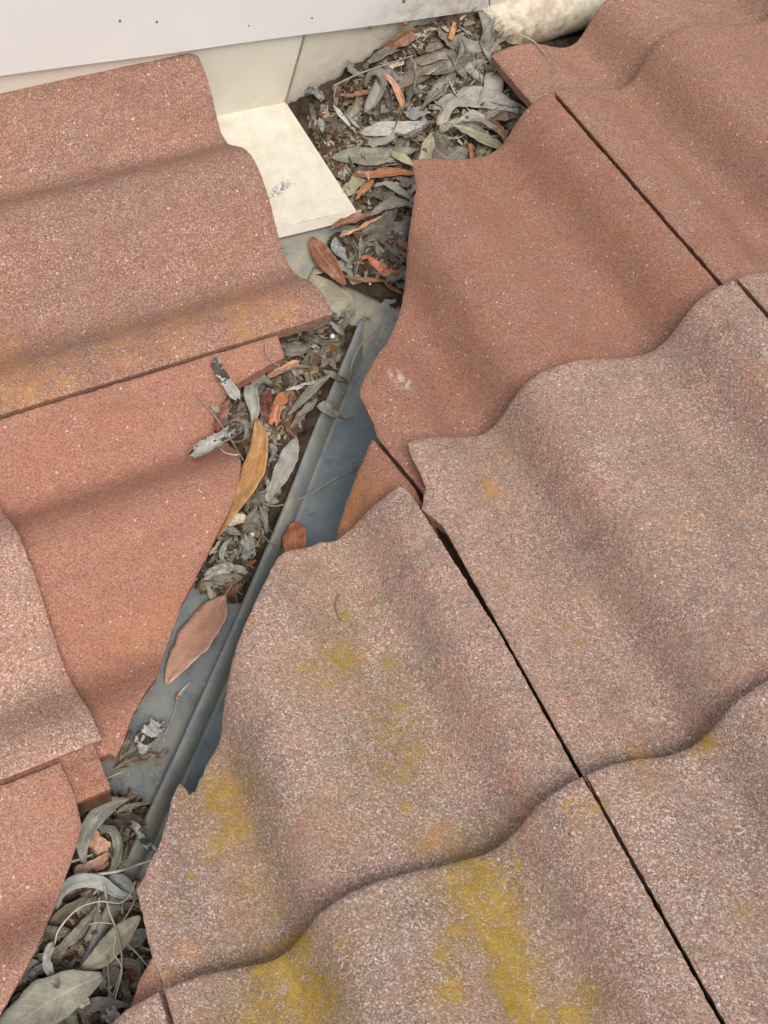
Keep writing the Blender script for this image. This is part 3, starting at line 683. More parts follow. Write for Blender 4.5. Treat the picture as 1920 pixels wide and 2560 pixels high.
def leaf(spine3, hw, col, curl=.6, roll=0.0, shape='leaf', crumple=1.0, mat=None, label=None, group=None, rib=True, up=None, name='leaf', NL=26, NW=8, skew=0.0, cat='leaf', stalk=0):
    S = spline(spine3, NL); tan = np.gradient(S, axis=0); tan /= np.linalg.norm(tan, axis=1)[:, None] + 1e-12
    seed = random.uniform(0, 99)
    if roll == 0.0: roll = (random.uniform(-.45, .45), random.uniform(-.45, .45))
    upv = np.array(up if up is not None else (0, 0, 1.0), float)
    V, UV = [], []; mid = []
    for i in range(NL):
        t = i / (NL - 1); tg = tan[i]
        side = np.cross(tg, upv); side /= np.linalg.norm(side) + 1e-9; nr = np.cross(side, tg)
        rr = roll[0] + (roll[1] - roll[0]) * t if isinstance(roll, tuple) else roll
        c, s_ = math.cos(rr), math.sin(rr); side, nr = side * c + nr * s_, nr * c - side * s_
        wd = hw * shapew(t, shape) * (1 + (.30 if shape in ('torn', 'strip') else .12) * noise.noise(Vector((t * 5, seed, 0))))
        cu = max(abs(curl), 1e-3); r = wd / (cu / 2); sg = 1 if curl >= 0 else -1
        for j in range(NW + 1):
            v = -1 + 2 * j / NW; ph = v * cu / 2
            wl = (1 + (.16 * noise.noise(Vector((t * 9, seed + 7 * (v > 0), 3))) + .07 * noise.noise(Vector((t * 31, seed + 5 * (v > 0), 8)))) * abs(v))
            p = S[i] + side * (r * math.sin(ph) * wl) + nr * (sg * r * (1 - math.cos(ph)))
            p = p + nr * crumple * (.0019 * noise.noise(Vector((t * 6 + seed, v * 1.6, 1))) + .0009 * noise.noise(Vector((t * 13, v * 4 + seed, 2))))
            if shape in ('torn', 'strip'):      # ragged broken ends
                en = max(0, 1 - min(t, 1 - t) * 5); p = p + tg * (1 if t > .5 else -1) * en * hw * (1.1 * noise.noise(Vector((v * 1.9, seed, 5 + (t > .5) * 9))) + .5 * noise.noise(Vector((v * 5.5, seed, 2))))
            V.append(p); UV.append((t, .5 + v / 2))
            if j == NW // 2: mid.append((p, nr, side, wd))
    nv = len(V); k = NW + 1; cen = np.mean(V, 0)
    nrm = np.cross(V[k * (NL // 2) + 0] - V[k * (NL // 2) + NW], tan[NL // 2]); nrm /= np.linalg.norm(nrm) + 1e-9
    th = .00035; V2 = [p - nrm * th for p in V]
    F = []
    for i in range(NL - 1):
        for j in range(NW): F.append([i * k + j, i * k + j + 1, (i + 1) * k + j + 1, (i + 1) * k + j])
    F += [[nv + q for q in f[::-1]] for f in list(F)]
    bd = [i * k for i in range(NL)] + [(NL - 1) * k + j for j in range(1, NW + 1)] + [i * k + NW for i in range(NL - 2, -1, -1)] + [j for j in range(NW - 1, 0, -1)]
    for a, b in zip(bd, bd[1:] + bd[:1]): F.append([a, b, nv + b, nv + a])
    VV = np.concatenate([np.array(V), np.array(V2)]); o = mesh_obj(name, VV, F, mat or M_LEAF, None, True, None, cen)
    ul = o.data.uv_layers.new(name='UVMap'); li = np.empty(len(o.data.loops), np.int32); o.data.loops.foreach_get('vertex_index', li)
    U = np.array(UV + UV, np.float32); ul.data.foreach_set('uv', U[li].ravel())
    c3 = PAL[col] if isinstance(col, str) else col; jv = random.uniform(.93, 1.07); o.color = lin(*[min(255, q * jv) for q in c3])
    tag(o, label, cat, group)
    if rib:
        V, F = [], []
        for i, (p, nr, side, wd) in enumerate(mid):
            q = .00042 * (1.15 - i / NL) + .0001
            for aa in (0, 1, 2, 3): V.append(p + side * q * (1, 0, -1, 0)[aa] + nr * (q * (.1, .55, .1, -1.2)[aa] + .00012))
        for i in range(NL - 1):
            for j in range(4): F.append([i * 4 + j, i * 4 + (j + 1) % 4, i * 4 + 4 + (j + 1) % 4, i * 4 + 4 + j])
        m = mesh_obj('midrib', V, F, M_STALK, o, True, None, cen); f = .92 if isinstance(col, str) and col in ('g1', 'w', 'o', 't', 'pk', 'op', 'c') else 1.18
        m.color = lin(*[min(255, q * f) for q in c3])
    return o
def twig(pts3, r0, r1, col, label, name='stalk', cat='stalk', group=None):
    S = spline(pts3, 30); tan = np.gradient(S, axis=0); V, F = [], []; K = 6; sd_ = random.uniform(0, 99)
    for i in range(30):
        tg = tan[i] / (np.linalg.norm(tan[i]) + 1e-9); s1 = np.cross(tg, (0, 0, 1)); s1 /= np.linalg.norm(s1) + 1e-9; s2 = np.cross(s1, tg)
        r = (r0 + (r1 - r0) * i / 29) * (1 + .25 * noise.noise(Vector((i * .5, sd_, 0))))
        for j in range(K): a = 2 * math.pi * j / K; V.append(S[i] + r * (s1 * math.cos(a) + s2 * math.sin(a)))
    for i in range(29):
        for j in range(K): F.append([i * K + j, i * K + (j + 1) % K, (i + 1) * K + (j + 1) % K, (i + 1) * K + j])
    F.append(list(range(K))[::-1]); F.append([29 * K + j for j in range(K)])
    o = mesh_obj(name, V, F, M_STALK, None, True, None, np.mean(V, 0)); o.color = lin(*PAL[col]); tag(o, label, cat, group); return o
MMPX = .000350      # metres per photograph pixel at the valley, about
def L(crp, k, pts, hwpx, col, label, lift=.004, curl=.6, on='d', sf=None, **kw):
    if not isinstance(lift, (list, tuple)): lift = [lift] * len(pts)
    P = []
    for (x, y), lf in zip(pts, lift): P.append(hit(*crp(x, y), lift=lf, kind=on, sf=sf))
    return leaf(P, hwpx / k * MMPX, col, curl, label=label, **kw)
def TW(crp, pts, col, label, r=.0008, lift=.006, on='d', sf=None, r1=None, **kw):
    if not isinstance(lift, (list, tuple)): lift = [lift] * len(pts)
    return twig([hit(*crp(x, y), lift=lf, kind=on, sf=sf) for (x, y), lf in zip(pts, lift)], r, r1 or r * .6, col, label, **kw)

k3, k4, k5, k6, kb = 2.074, 3.318, 2.765, 3.318, 2.573
# --- heap against the wall
L(C3,k3,[(625,365),(690,430),(725,500),(735,545),(712,592)],22,'op','slender curved tan leaf standing out of the grey heap by the wall',[.02,.018,.015,.012,.008],curl=.9)
L(C3,k3,[(1000,296),(880,345),(760,412),(650,505)],62,'gb','broad faded grey leaf with pale parallel veins in the middle of the heap',.010,curl=.5,crumple=2.2)
L(C3,k3,[(1020,320),(945,450),(830,570)],52,'g2','grey pleated leaf lying beside the broad faded leaf in the heap',.011,curl=.8,crumple=2.0)
L(C3,k3,[(892,562),(1030,512),(1200,520),(1395,585)],72,'g1','large pale grey leaf with whitish flaking patches next to the brown tile edge',.012,curl=.7,crumple=1.5,mat=M_LEAF)
L(C3,k3,[(1000,650),(1100,690),(1200,740),(1278,768)],42,'k','smooth olive leaf pointing at the orange tile at the heap edge',.014,curl=.45)
L(C3,k3,[(372,818),(480,808),(600,812),(740,790),(822,772)],58,(128,128,112),'wide grey green leaf at the left foot of the heap beside the cream tray',.010,curl=.5)
L(C3,k3,[(885,690),(872,760),(850,860),(832,965)],44,'k','upright khaki leaf with its tip under the orange tile corner',[.014,.013,.011,.008],curl=.6)
L(C3,k3,[(490,905),(600,905),(700,892),(818,905)],33,'o','orange brown leaf lying sideways below the grey green leaf',.012,curl=.8)
L(C3,k3,[(520,690),(620,672),(740,662),(872,632)],46,'w','crumpled whitish leaf across the middle of the heap',.010,curl=.9,crumple=3.0,mat=M_LEAF)
L(C3,k3,[(1218,92),(1160,190),(1168,255),(1242,385)],15,'g2','long grey ribbon leaf hanging down beside the brown tile corner',[.03,.022,.016,.012],curl=.8,shape='strip')
L(C3,k3,[(1332,172),(1245,212),(1205,262),(1170,300)],17,'gb','curled strip leaf resting on the top corner of the brown tile',[.016,.018,.014,.01],curl=1.0,shape='strip')
L(C3,k3,[(380,545),(430,610),(500,690)],15,'w','narrow pale leaf leaning near the cream tray corner',.008,curl=.9)
L(C3,k3,[(440,590),(490,640),(530,680)],13,'g1','thin light leaf just right of the narrow pale leaf',.009,curl=.8)
L(C3,k3,[(545,455),(560,395),(610,372),(640,430),(625,500),(598,548)],24,'g2','hooked grey leaf curling left of the slender tan leaf',[.008,.014,.018,.016,.012,.008],curl=.8)
L(C3,k3,[(440,502),(510,490),(582,480)],18,'br','short rusty brown leaf scrap lying left of the hooked leaf',.009,curl=1.2,shape='torn')
L(C3,k3,[(308,612),(318,645),(326,690)],20,'bg','tiny blue grey leaf scrap on the bare soil by the tray',.006,curl=.7)
L(C3,k3,[(680,790),(740,820),(818,872)],30,'k','small khaki leaf overlapping the end of the grey green leaf',.016,curl=.6)
L(C3,k3,[(1090,745),(1098,800),(1104,866)],13,'o','short orange leaf end upright beside the orange tile edge',.012,curl=.9,shape='torn')
L(C3,k3,[(945,850),(990,805),(1040,862)],34,'kd','dull khaki leaf tucked below the upright khaki leaf',.007,curl=.6)
L(C3,k3,[(1110,872),(1150,815),(1190,790)],44,'k','grey khaki leaf scrap peeping over the orange tile front',.008,curl=.5,shape='torn')
L(C3,k3,[(440,1012),(485,955),(530,915)],38,'k','blunt grey khaki leaf under the sideways orange leaf',.009,curl=.5,shape='torn')
L(C3,k3,[(590,935),(540,985),(498,1035)],26,'o','twisted bright orange leaf near the cream lip',.012,curl=1.4,roll=(.6,-.5))
L(C3,k3,[(590,965),(660,955),(735,995),(790,1036)],24,'g1','arched silver leaf right of the twisted orange leaf',[.008,.016,.014,.008],curl=1.0)
L(C3,k3,[(1045,625),(1150,628),(1225,672),(1255,710)],22,'g2','grey leaf just above the smooth olive leaf',.012,curl=.9)
L(C3,k3,[(925,700),(955,665),(1000,640)],26,'kd','small dull leaf at the stalk of the upright khaki leaf',.010,curl=.8)
L(C3,k3,[(555,330),(640,276),(725,258)],28,'gb','grey brown curled leaf against the stained cream panel',.010,curl=1.3)
L(C3,k3,[(858,268),(900,245),(945,240)],28,'g2','blunt grey leaf scrap near the top of the heap',.010,curl=.9,shape='torn')
L(C3,k3,[(775,212),(805,195),(832,176)],16,'w','small pale scrap high in the heap under the wall',.009,curl=.9,shape='torn')
L(C3,k3,[(670,350),(705,338),(745,330)],20,'c','cream coloured leaf scrap under the long grey stick',.010,curl=.8,shape='torn')
L(C3,k3,[(985,205),(1000,165),(1012,118)],17,'t','short tan bark scrap at the hairy top of the heap',.012,curl=.9,shape='torn')
L(C3,k3,[(452,312),(478,365),(535,398)],27,'g2','grey leaf bent against the cream wall panel',[.018,.012,.008],curl=1.1)
L(C3,k3,[(985,395),(1070,352),(1165,308)],30,(140,132,112),'grey khaki leaf left of the long ribbon leaf',.012,curl=1.0)
L(C3,k3,[(1030,195),(1052,255),(1005,345)],22,'g2','folded grey leaf running into the broad faded leaf',[.014,.016,.013],curl=1.2)
L(C3,k3,[(240,470),(290,475),(330,520)],24,'bg','crumpled blue grey scrap where the cream panels meet the soil',.008,curl=1.4,crumple=2.5,shape='torn')
L(C3,k3,[(700,700),(790,690),(880,640)],40,'g3','dark grey leaf with a pale fold below the crumpled whitish leaf',.009,curl=.8,crumple=1.6)
L(C3,k3,[(1180,600),(1280,610),(1390,610)],44,'g3','shadowed grey leaf end beneath the large pale leaf',.006,curl=.7)
L(C3,k3,[(520,570),(600,585),(700,560)],26,'g2','grey curled leaf below the hooked leaf',.007,curl=1.2)
L(C3,k3,[(760,580),(800,590),(850,570)],34,'bg','blunt pale leaf between the pleated leaf and the whitish leaf',.009,curl=.7,shape='torn')
TW(C3,[(380,446),(500,388),(620,345),(795,288)],'g2','long straight grey stick across the heap',.0011,.020,name='stick',cat='stick')
TW(C3,[(395,450),(385,500),(400,545)],'gb','short grey stick hanging from the long stick',.0009,.012,name='stick',cat='stick')
TW(C3,[(1345,178),(1420,215),(1485,285)],'g1','frayed grey fibre over the brown tile',.0010,.006,'R',F0+GAUGE)
# --- mouth of the valley
L(C4,k4,[(425,640),(500,765),(600,900),(708,1035)],92,'br','large chestnut brown leaf lying across the beige lead patch',[.012,.010,.008,.006],curl=.5)
L(C4,k4,[(625,640),(640,740),(725,850)],62,'bg','cup shaped blue grey leaf right of the chestnut leaf',[.014,.010,.007],curl=1.6,crumple=1.4)
L(C4,k4,[(835,630),(840,740),(800,860)],34,'g2','curled rim leaf facing the cup shaped leaf',[.012,.010,.006],curl=1.4)
L(C4,k4,[(585,575),(700,515),(820,480),(918,460)],58,(142,98,72),'rusty grey leaf with its stalk end under the cream lip',.012,curl=.9)
L(C4,k4,[(665,632),(800,582),(920,512),(1048,455)],22,'op','thin tan leaf blade below the rusty grey leaf',.015,curl=1.1)
L(C4,k4,[(918,462),(1045,385),(1160,355),(1275,388)],66,(140,136,122),'wavy grey leaf pointing at the orange tile side',.013,curl=.6,crumple=1.6)
L(C4,k4,[(845,600),(980,545),(1120,570),(1240,520)],82,(122,118,108),'broad dull grey leaf under the wavy grey leaf',.008,curl=.5,crumple=1.6)
L(C4,k4,[(890,800),(980,880),(1060,940),(1160,925)],50,(190,112,78),'curled salmon orange leaf near the valley mouth',.010,curl=1.2)
L(C4,k4,[(910,800),(850,815),(815,880)],20,'o','bent orange stalk end of a torn leaf beside the salmon leaf',[.012,.014,.006],curl=1.5,shape='strip')
L(C4,k4,[(690,962),(820,990),(960,998),(1060,1002)],24,(150,98,60),'narrow brown leaf lying flat below the salmon leaf',.006,curl=.8)
L(C4,k4,[(1030,1012),(1110,1075),(1200,1112)],24,(120,72,44),'dark brown leaf end tucked under the orange tile',.005,curl=.9)
L(C4,k4,[(1065,1010),(1140,965),(1215,920)],62,(120,112,104),'lumpy grey leaf against the orange tile side',.012,curl=1.3,shape='torn')
L(C4,k4,[(955,650),(968,720),(988,805)],22,'g2','upright grey strip leaf in the dark gap above the salmon leaf',.010,curl=1.0,shape='strip')
L(C4,k4,[(1000,668),(1100,752),(1205,845)],18,'gb','slanting grey strip leaf near the orange tile side',.010,curl=1.1,shape='strip')
L(C4,k4,[(1040,760),(1100,800),(1160,850)],52,'g3','dark grey leaf behind the slanting strip leaf',.006,curl=.6)
L(C4,k4,[(870,700),(900,760),(930,790)],26,'k','pale greenish leaf scrap in the dark gap',.006,curl=.8,shape='torn')
L(C4,k4,[(800,110),(890,120),(900,165)],10,'p','pinkish curled leaf stalk above the twisted orange leaf',.018,curl=1.4,shape='strip',rib=False)
L(C4,k4,[(1170,220),(1240,200),(1290,150)],36,'gb','ragged brown grey leaf scrap below the upright khaki leaf',.008,curl=1.0,shape='torn')
# --- rib head tangle
L(C4,k4,[(560,1275),(590,1235),(650,1260),(640,1320)],30,'g1','rolled grey leaf forming a rosette at the rib head',[.010,.016,.014,.008],curl=1.5)
L(C4,k4,[(715,1245),(735,1310),(690,1370),(640,1385)],40,'g2','hollow grey leaf of the rosette at the rib head',[.012,.012,.010,.008],curl=1.5)
L(C4,k4,[(575,1335),(635,1400),(700,1455)],26,'g1','folded silver leaf below the rosette',.012,curl=1.3)
L(C4,k4,[(790,1240),(770,1300),(700,1330)],20,'gb','thin frayed leaf between the rosette and the rib',.010,curl=1.2)
XQ = XA0
L(C5,k5,[(818,288),(885,345),(985,345),(1045,285)],50,'g2','jagged grey leaf with a pale midrib above the peach leaf',.016,curl=.9,crumple=2)
L(C5,k5,[(755,530),(850,478),(960,432)],30,'op','pale peach folded leaf at the top of the valley tangle',.018,curl=1.1,shape='torn')
TW(C5,[(620,545),(690,497),(770,480),(850,470)],'g1','fine arched stalk beside the pale peach leaf',.0008,[.010,.018,.018,.014])
TW(C5,[(730,300),(735,370),(780,430),(830,455)],'gb','hooked dark stalk on the salmon tile below the joint',.0009,.005,'L',XQ)
L(C5,k5,[(775,528),(880,480),(980,456),(1085,478)],15,'g2','narrow grey leaf arching under the peach leaf',.016,curl=1.0)
L(C5,k5,[(382,398),(412,485),(470,585),(540,690)],42,'g1','grey strip leaf with dark peeling patches reaching onto the salmon tile',.010,curl=1.6,shape='strip',on='L',sf=XQ,mat=M_FLAKE,rib=False)
L(C5,k5,[(772,572),(690,545),(628,600),(640,700),(655,790),(640,890)],52,'g1','light grey leaf bent double above the golden leaf',[.014,.024,.024,.020,.018,.014],curl=1.0)
L(C5,k5,[(765,615),(728,700),(735,785),(762,862)],46,'m','maroon leaf half behind the orange leaf in the tangle',.016,curl=.8)
L(C5,k5,[(872,648),(820,722),(795,800),(790,868)],48,(196,126,88),'bright orange tan leaf overlapping the maroon leaf',.021,curl=.7,shape='torn')
L(C5,k5,[(478,698),(440,785),(395,912)],30,'m','dark red leaf standing on the salmon tile edge',.008,curl=1.2,on='L',sf=XQ,shape='torn')
L(C5,k5,[(535,898),(440,962),(335,1025),(222,1090)],78,'g1','rolled pale grey leaf tube with dark flakes on the salmon tile',[.010,.009,.008,.008],curl=3.4,on='L',sf=XQ,shape='torn',mat=M_FLAKE,rib=False)
L(C5,k5,[(665,825),(690,960),(665,1120),(605,1280),(505,1440),(395,1650)],84,'t','long golden tan leaf lying along the salmon tile edge',[.026,.026,.025,.022,.018,.010],curl=.55,shape='tip')
L(C5,k5,[(942,955),(895,1080),(830,1220),(735,1395)],66,(146,144,136),'plump smooth grey leaf beside the rib and the golden leaf',[.016,.016,.014,.010],curl=.8)
L(C5,k5,[(1175,518),(1080,590),(985,690),(885,795)],36,'g2','long dark grey leaf pointing down the tangle toward the rib',.016,curl=1.2)
L(C5,k5,[(1085,690),(1000,772),(895,888)],30,'gb','grey brown leaf below the long dark grey leaf',.013,curl=1.1)
L(C5,k5,[(1085,735),(1160,755),(1248,805)],56,(150,146,138),'pale shell shaped leaf hooked over the centre rib',[.020,.022,.012],curl=1.2)
TW(C5,[(1240,808),(1290,826),(1342,808)],'bd','dark stalk of the shell shaped leaf on the blue metal',.0010,.004)
L(C5,k5,[(1105,475),(1170,425),(1215,475)],34,'gb','small pointed brown grey leaf near the rib head',.016,curl=1.3)
L(C5,k5,[(1125,490),(1215,528),(1305,578)],30,(112,100,88),'dark pointed leaf crossing the rib onto the blue metal',[.014,.014,.006],curl=1.0)
L(C5,k5,[(870,622),(950,605),(1000,590)],16,'w','white narrow leaf scrap in the tangle right of the orange tan leaf',.016,curl=1.0)
L(C5,k5,[(960,590),(1040,575),(1080,560)],12,'w','second white leaf scrap nearer the rib in the tangle',.016,curl=1.0)
L(C5,k5,[(1000,520),(1050,500),(1095,488)],14,'t','ochre leaf scrap under the arching narrow leaf',.014,curl=1.0,shape='torn')
L(C5,k5,[(760,990),(790,1040),(760,1120)],26,'bg','blue grey leaf edge just right of the golden leaf',.012,curl=1.0)
ring = [(530+72*math.cos(a), 905+78*math.sin(a)) for a in np.linspace(-2.6, 2.4, 14)]
L(C5,k5,ring,13,'gb','narrow grey leaf curled into a ring left of the golden leaf',.010,curl=.5,shape='strip',rib=False)
TW(C5,[(265,670),(370,790),(480,950),(575,1105)],'kd','long straight straw lying over the rolled leaf tube',.0008,[.004,.006,.016,.012],'L',XQ)
TW(C5,[(410,1020),(450,1055),(510,1070),(560,1068)],'c','pale bent straw under the rolled leaf tube',.0007,.004,'L',XQ)
TW(C5,[(1515,190),(1400,292),(1330,432),(1305,590),(1270,640),(1200,630)],'g1','thin pale wire like stem curving over the blue metal',.0007,.004)
TW(C5,[(1352,1165),(1200,1240),(1010,1355),(830,1420),(720,1405),(660,1300)],'gb','long dark stem bridging the blue metal and the rib',.0011,[.003,.006,.012,.010,.020,.016])
L(C5,k5,[(350,735),(380,752),(418,780)],24,'k','grey olive leaf tip beside the dark red leaf',.005,curl=.6,on='L',sf=XQ)
L(C5,k5,[(672,1425),(620,1512),(575,1595)],26,'g2','grey leaf of a forked pair below the plump leaf, left one',.015,curl=1.0)
L(C5,k5,[(688,1420),(722,1500),(738,1615)],24,'g2','grey leaf of a forked pair below the plump leaf, right one',.015,curl=1.0)
L(C5,k5,[(468,1548),(535,1515),(610,1520)],36,'c','cream fleshy leaf scrap under the forked pair',.012,curl=1.5,shape='torn',rib=False)
L(C5,k5,[(700,1480),(640,1560),(680,1640)],60,'gb','wide grey brown leaf beneath the forked pair',.008,curl=.7)
L(C5,k5,[(740,1240),(760,1310),(730,1380)],22,'g1','small pale upright leaf left of the plump leaf',.014,curl=1.1)
# --- middle of the gutter
L(C6,k6,[(1268,352),(1285,450),(1282,560),(1270,700)],104,(170,100,66),'rust orange leaf tip poking out from under the lichen tile',[.020,.022,.022,.020],curl=.5)
L(C6,k6,[(705,962),(625,1095),(490,1290),(350,1475),(215,1695)],160,'pk','large glossy pinkish brown leaf on the bare metal with nibbled edge',[.014,.013,.012,.010,.008],curl=.6,shape='tip',mat=M_GLOSS)
TW(C6,[(700,965),(745,895),(795,818)],(('br')),'stalk of the glossy pinkish leaf',.0011,.012)
L(C6,k6,[(885,470),(900,560),(905,650)],64,(160,158,148),'square torn grey leaf beside the rib with a rusty end',.014,curl=.5,shape='torn')
L(C6,k6,[(765,478),(695,555),(680,645),(745,715)],22,'g1','sickle shaped grey leaf left of the square torn leaf',.012,curl=1.0)
L(C6,k6,[(530,810),(640,745),(770,735),(885,755)],44,'w','crumpled white papery leaf across the dark litter',.009,curl=1.0,crumple=3.2,shape='torn',mat=M_LEAF)
L(C6,k6,[(730,795),(765,890),(775,970)],58,(122,84,46),'ochre brown leaf at the foot of the papery leaf',.008,curl=.8)
L(C6,k6,[(555,875),(590,950),(602,1035)],26,'k','grey olive leaf standing near the tip of the glossy leaf',.009,curl=1.1)
L(C6,k6,[(690,410),(770,425),(840,460)],36,'bg','blue grey leaf under the end of the golden leaf',.010,curl=.9)
L(C6,k6,[(578,620),(622,560),(690,475)],16,'c','pale leaf edge beside the tip of the golden leaf',.010,curl=1.2)
TW(C6,[(1015,455),(1080,520),(1165,548)],'gb','short grey stem from the rib to the rust orange tip',.0010,[.014,.008,.004])
TW(C6,[(300,1815),(350,1740),(420,1670)],'c','thin pale stem below the glossy leaf',.0007,.004)
L(C6,k6,[(305,1780),(318,1800),(322,1830)],12,'t','tiny rusty leaf scrap by the thin pale stem',.004,curl=.8,rib=False)
# --- lower gutter
L(BL,kb,[(1035,285),(965,352),(880,450)],60,'w','pale crumpled leaf with black cracks on the lower metal',.010,curl=1.6,crumple=2.5,mat=M_FLAKE,shape='torn',rib=False)
L(BL,kb,[(735,570),(850,525),(960,505),(1082,458)],30,(132,116,98),'shredded brown grey leaf below the cracked leaf',.007,curl=1.3,crumple=3)
L(BL,kb,[(760,545),(870,500),(970,440)],24,'gb','crinkled leaf edge between the cracked and shredded leaves',.008,curl=1.3,crumple=2.5)
L(BL,kb,[(770,520),(815,430),(850,330)],26,(128,112,94),'upright brittle brown leaf at the salmon tile end',.008,curl=1.3,crumple=2)
L(BL,kb,[(822,765),(720,800),(622,880),(552,985),(530,1085),(548,1185)],50,(148,148,140),'big arched grey leaf with a nibbled end over the pink scrap',[.022,.026,.028,.026,.022,.014],curl=.7)
L(BL,kb,[(645,958),(725,968),(765,1070),(745,1180),(690,1268)],32,(132,134,122),'hooped grey leaf right of the pink scrap',[.018,.024,.022,.018,.012],curl=.9)
L(BL,kb,[(680,918),(800,918),(888,950),(930,1050),(1015,1098)],20,'w','torn white strip leaf over the lower rib',.020,curl=1.4,shape='strip',mat=M_FLAKE,rib=False)
L(BL,kb,[(570,985),(625,1045),(690,1105)],52,'p','pale pink leaf scrap framed by the hooped leaf',.012,curl=.5,shape='torn',rib=False)
L(BL,kb,[(480,1262),(590,1205),(690,1150)],42,'pk','pinkish brown leaf under the hooped leaf',.010,curl=.6,shape='torn')
L(BL,kb,[(365,1470),(400,1362),(500,1295),(640,1302),(760,1372),(868,1402)],40,(156,160,156),'long silver leaf arched across the lower gutter',[.012,.022,.028,.030,.026,.018],curl=.7)
L(BL,kb,[(700,1265),(790,1310),(868,1390)],44,'bg','blue grey leaf under the arched silver leaf near the tile',.018,curl=.7)
L(BL,kb,[(235,1720),(390,1525),(560,1395)],36,(116,104,84),'olive brown leaf lying along the pinkish tile edge',.012,curl=.9)
L(BL,kb,[(360,1745),(500,1625),(625,1450)],30,(110,104,92),'dark grey leaf parallel to the olive brown leaf',.012,curl=1.0)
L(BL,kb,[(440,1760),(540,1640),(600,1520)],22,'bd','dark brown leaf left of the lower rib',.010,curl=1.0)
TW(BL,[(350,1700),(382,1600),(500,1472),(640,1425),(790,1428),(875,1300)],'c','thin curved straw looping over the lower leaves',.0008,[.018,.022,.026,.030,.028,.024])
TW(BL,[(672,1320),(700,1480),(762,1650),(782,1850),(715,2065)],'k','long thin stalk running down the lower gutter',.0010,[.032,.030,.028,.022,.016])
TW(BL,[(690,1780),(700,1920),(712,2060)],'gb','short straight stalk beside the long thin stalk',.0008,.022)
TW(BL,[(745,1640),(735,1760),(785,1860),(740,2050)],'c','pale stalk crossing the long thin stalk',.0007,.024)
TW(BL,[(450,1172),(520,1150),(595,1122)],'g1','short pale stick end beside the pinkish tile',.0010,.018)
TW(BL,[(555,1258),(750,1232),(880,1190),(1000,1150)],'w','long white stick lying across the lower rib',.0013,.024,name='stick',cat='stick')
TW(BL,[(875,1295),(795,1370),(785,1500)],'k','bent stalk by the lichen tile corner',.0008,.026)
TW(BL,[(890,1300),(860,1430),(780,1570)],'gb','frayed stalk lower along the lichen tile corner',.0009,.026)
TW(BL,[(530,742),(640,655),(790,590)],'c','pale stalk under the broken tile flange',.0008,.012)
TW(BL,[(1228,10),(1150,110),(1110,240),(1050,370),(1010,450)],'g1','hair thin stem down the bare lower metal',.0007,.004)
L(BL,kb,[(1140,85),(1138,110),(1128,135)],12,'o','tiny rusty scrap beside the hair thin stem',.004,curl=.7,rib=False)
L(BL,kb,[(900,1520),(770,1650),(650,1780),(520,1870)],66,(150,144,126),'large tan grey leaf crossing the lower rib',[.024,.024,.022,.018],curl=.6)
L(BL,kb,[(945,1610),(860,1670),(770,1700)],50,(118,122,118),'blue grey leaf tucked under the lichen tile',.010,curl=.6)
L(BL,kb,[(342,1690),(302,1790),(335,1900),(382,1985)],24,'g1','frayed pale strip leaf over the big lower leaf',[.026,.028,.028,.030],curl=1.3,shape='strip',rib=False)
L(BL,kb,[(655,1898),(470,1985),(270,2100),(90,2230),(-60,2330)],125,(164,162,146),'biggest speckled grey green leaf at the bottom left corner',[.022,.024,.024,.024,.024],curl=.55,shape='tip')
L(BL,kb,[(520,2110),(548,2060),(572,2085)],26,'c','small pale triangular leaf tip beside the biggest leaf',.024,curl=.5,rib=False)
L(BL,kb,[(480,2110),(640,2080),(830,2090)],34,'g2','grey leaf lying across the bottom of the gutter',.016,curl=.8)
L(BL,kb,[(690,1850),(760,1820),(880,1840),(890,1940)],26,'gb','curled grey rim leaf beside the pale orange tile corner',.012,curl=1.2)
L(BL,kb,[(790,1960),(850,1900),(880,1850)],34,'m','dull dark red leaf scrap by the pale orange tile corner',.008,curl=.8)
L(BL,kb,[(690,1930),(740,1880),(760,1960)],34,'g2','grey leaf corner behind the long thin stalk',.012,curl=.7,shape='torn')
L(BL,kb,[(700,2120),(730,2170),(760,2230)],40,'w','white woolly leaf scrap at the bottom edge',.014,curl=1.0,crumple=3,shape='torn',rib=False)
L(BL,kb,[(480,735),(600,690),(720,640)],30,(98,98,90),'dark grey leaf hidden under the broken tile flange',.006,curl=.9)
L(BL,kb,[(600,800),(635,760),(680,735)],32,(128,126,108),'rounded khaki leaf scrap above the arched leaf',.012,curl=1.2,shape='torn')
L(BL,kb,[(750,845),(830,815),(925,792)],20,(132,122,106),'thin crumpled leaf at the nibbled end of the arched leaf',.014,curl=1.3)
L(BL,kb,[(745,895),(840,890),(945,930)],34,'gb','grey brown leaf behind the torn white strip',.012,curl=.9)
L(BL,kb,[(500,790),(520,850),(540,910)],26,'g2','small grey leaf scrap at the corner of the pinkish tile',.012,curl=.8,shape='torn')
L(BL,kb,[(60,2010),(180,1850),(290,1840)],36,(116,118,112),'dusky leaf in the shade of the pinkish tile',.008,curl=.8)
L(BL,kb,[(190,1950),(240,1870),(330,1850)],30,'bg','torn blue grey leaf behind the biggest leaf',.012,curl=1.0,shape='torn')
L(BL,kb,[(20,2120),(60,2200),(100,2270)],44,'bg','blue grey leaf in the bottom left corner under the biggest leaf',.010,curl=.8)
L(BL,kb,[(820,1060),(800,1160),(770,1230)],24,'kd','dull leaf leaning on the lower rib',.012,curl=.8)

TW(lambda x, y: (x, y), [(845,1487),(838,1518),(852,1553)], 'bd', 'tiny dark stalk lying on the lichen tile', .0007, .0012, 'R', F1)
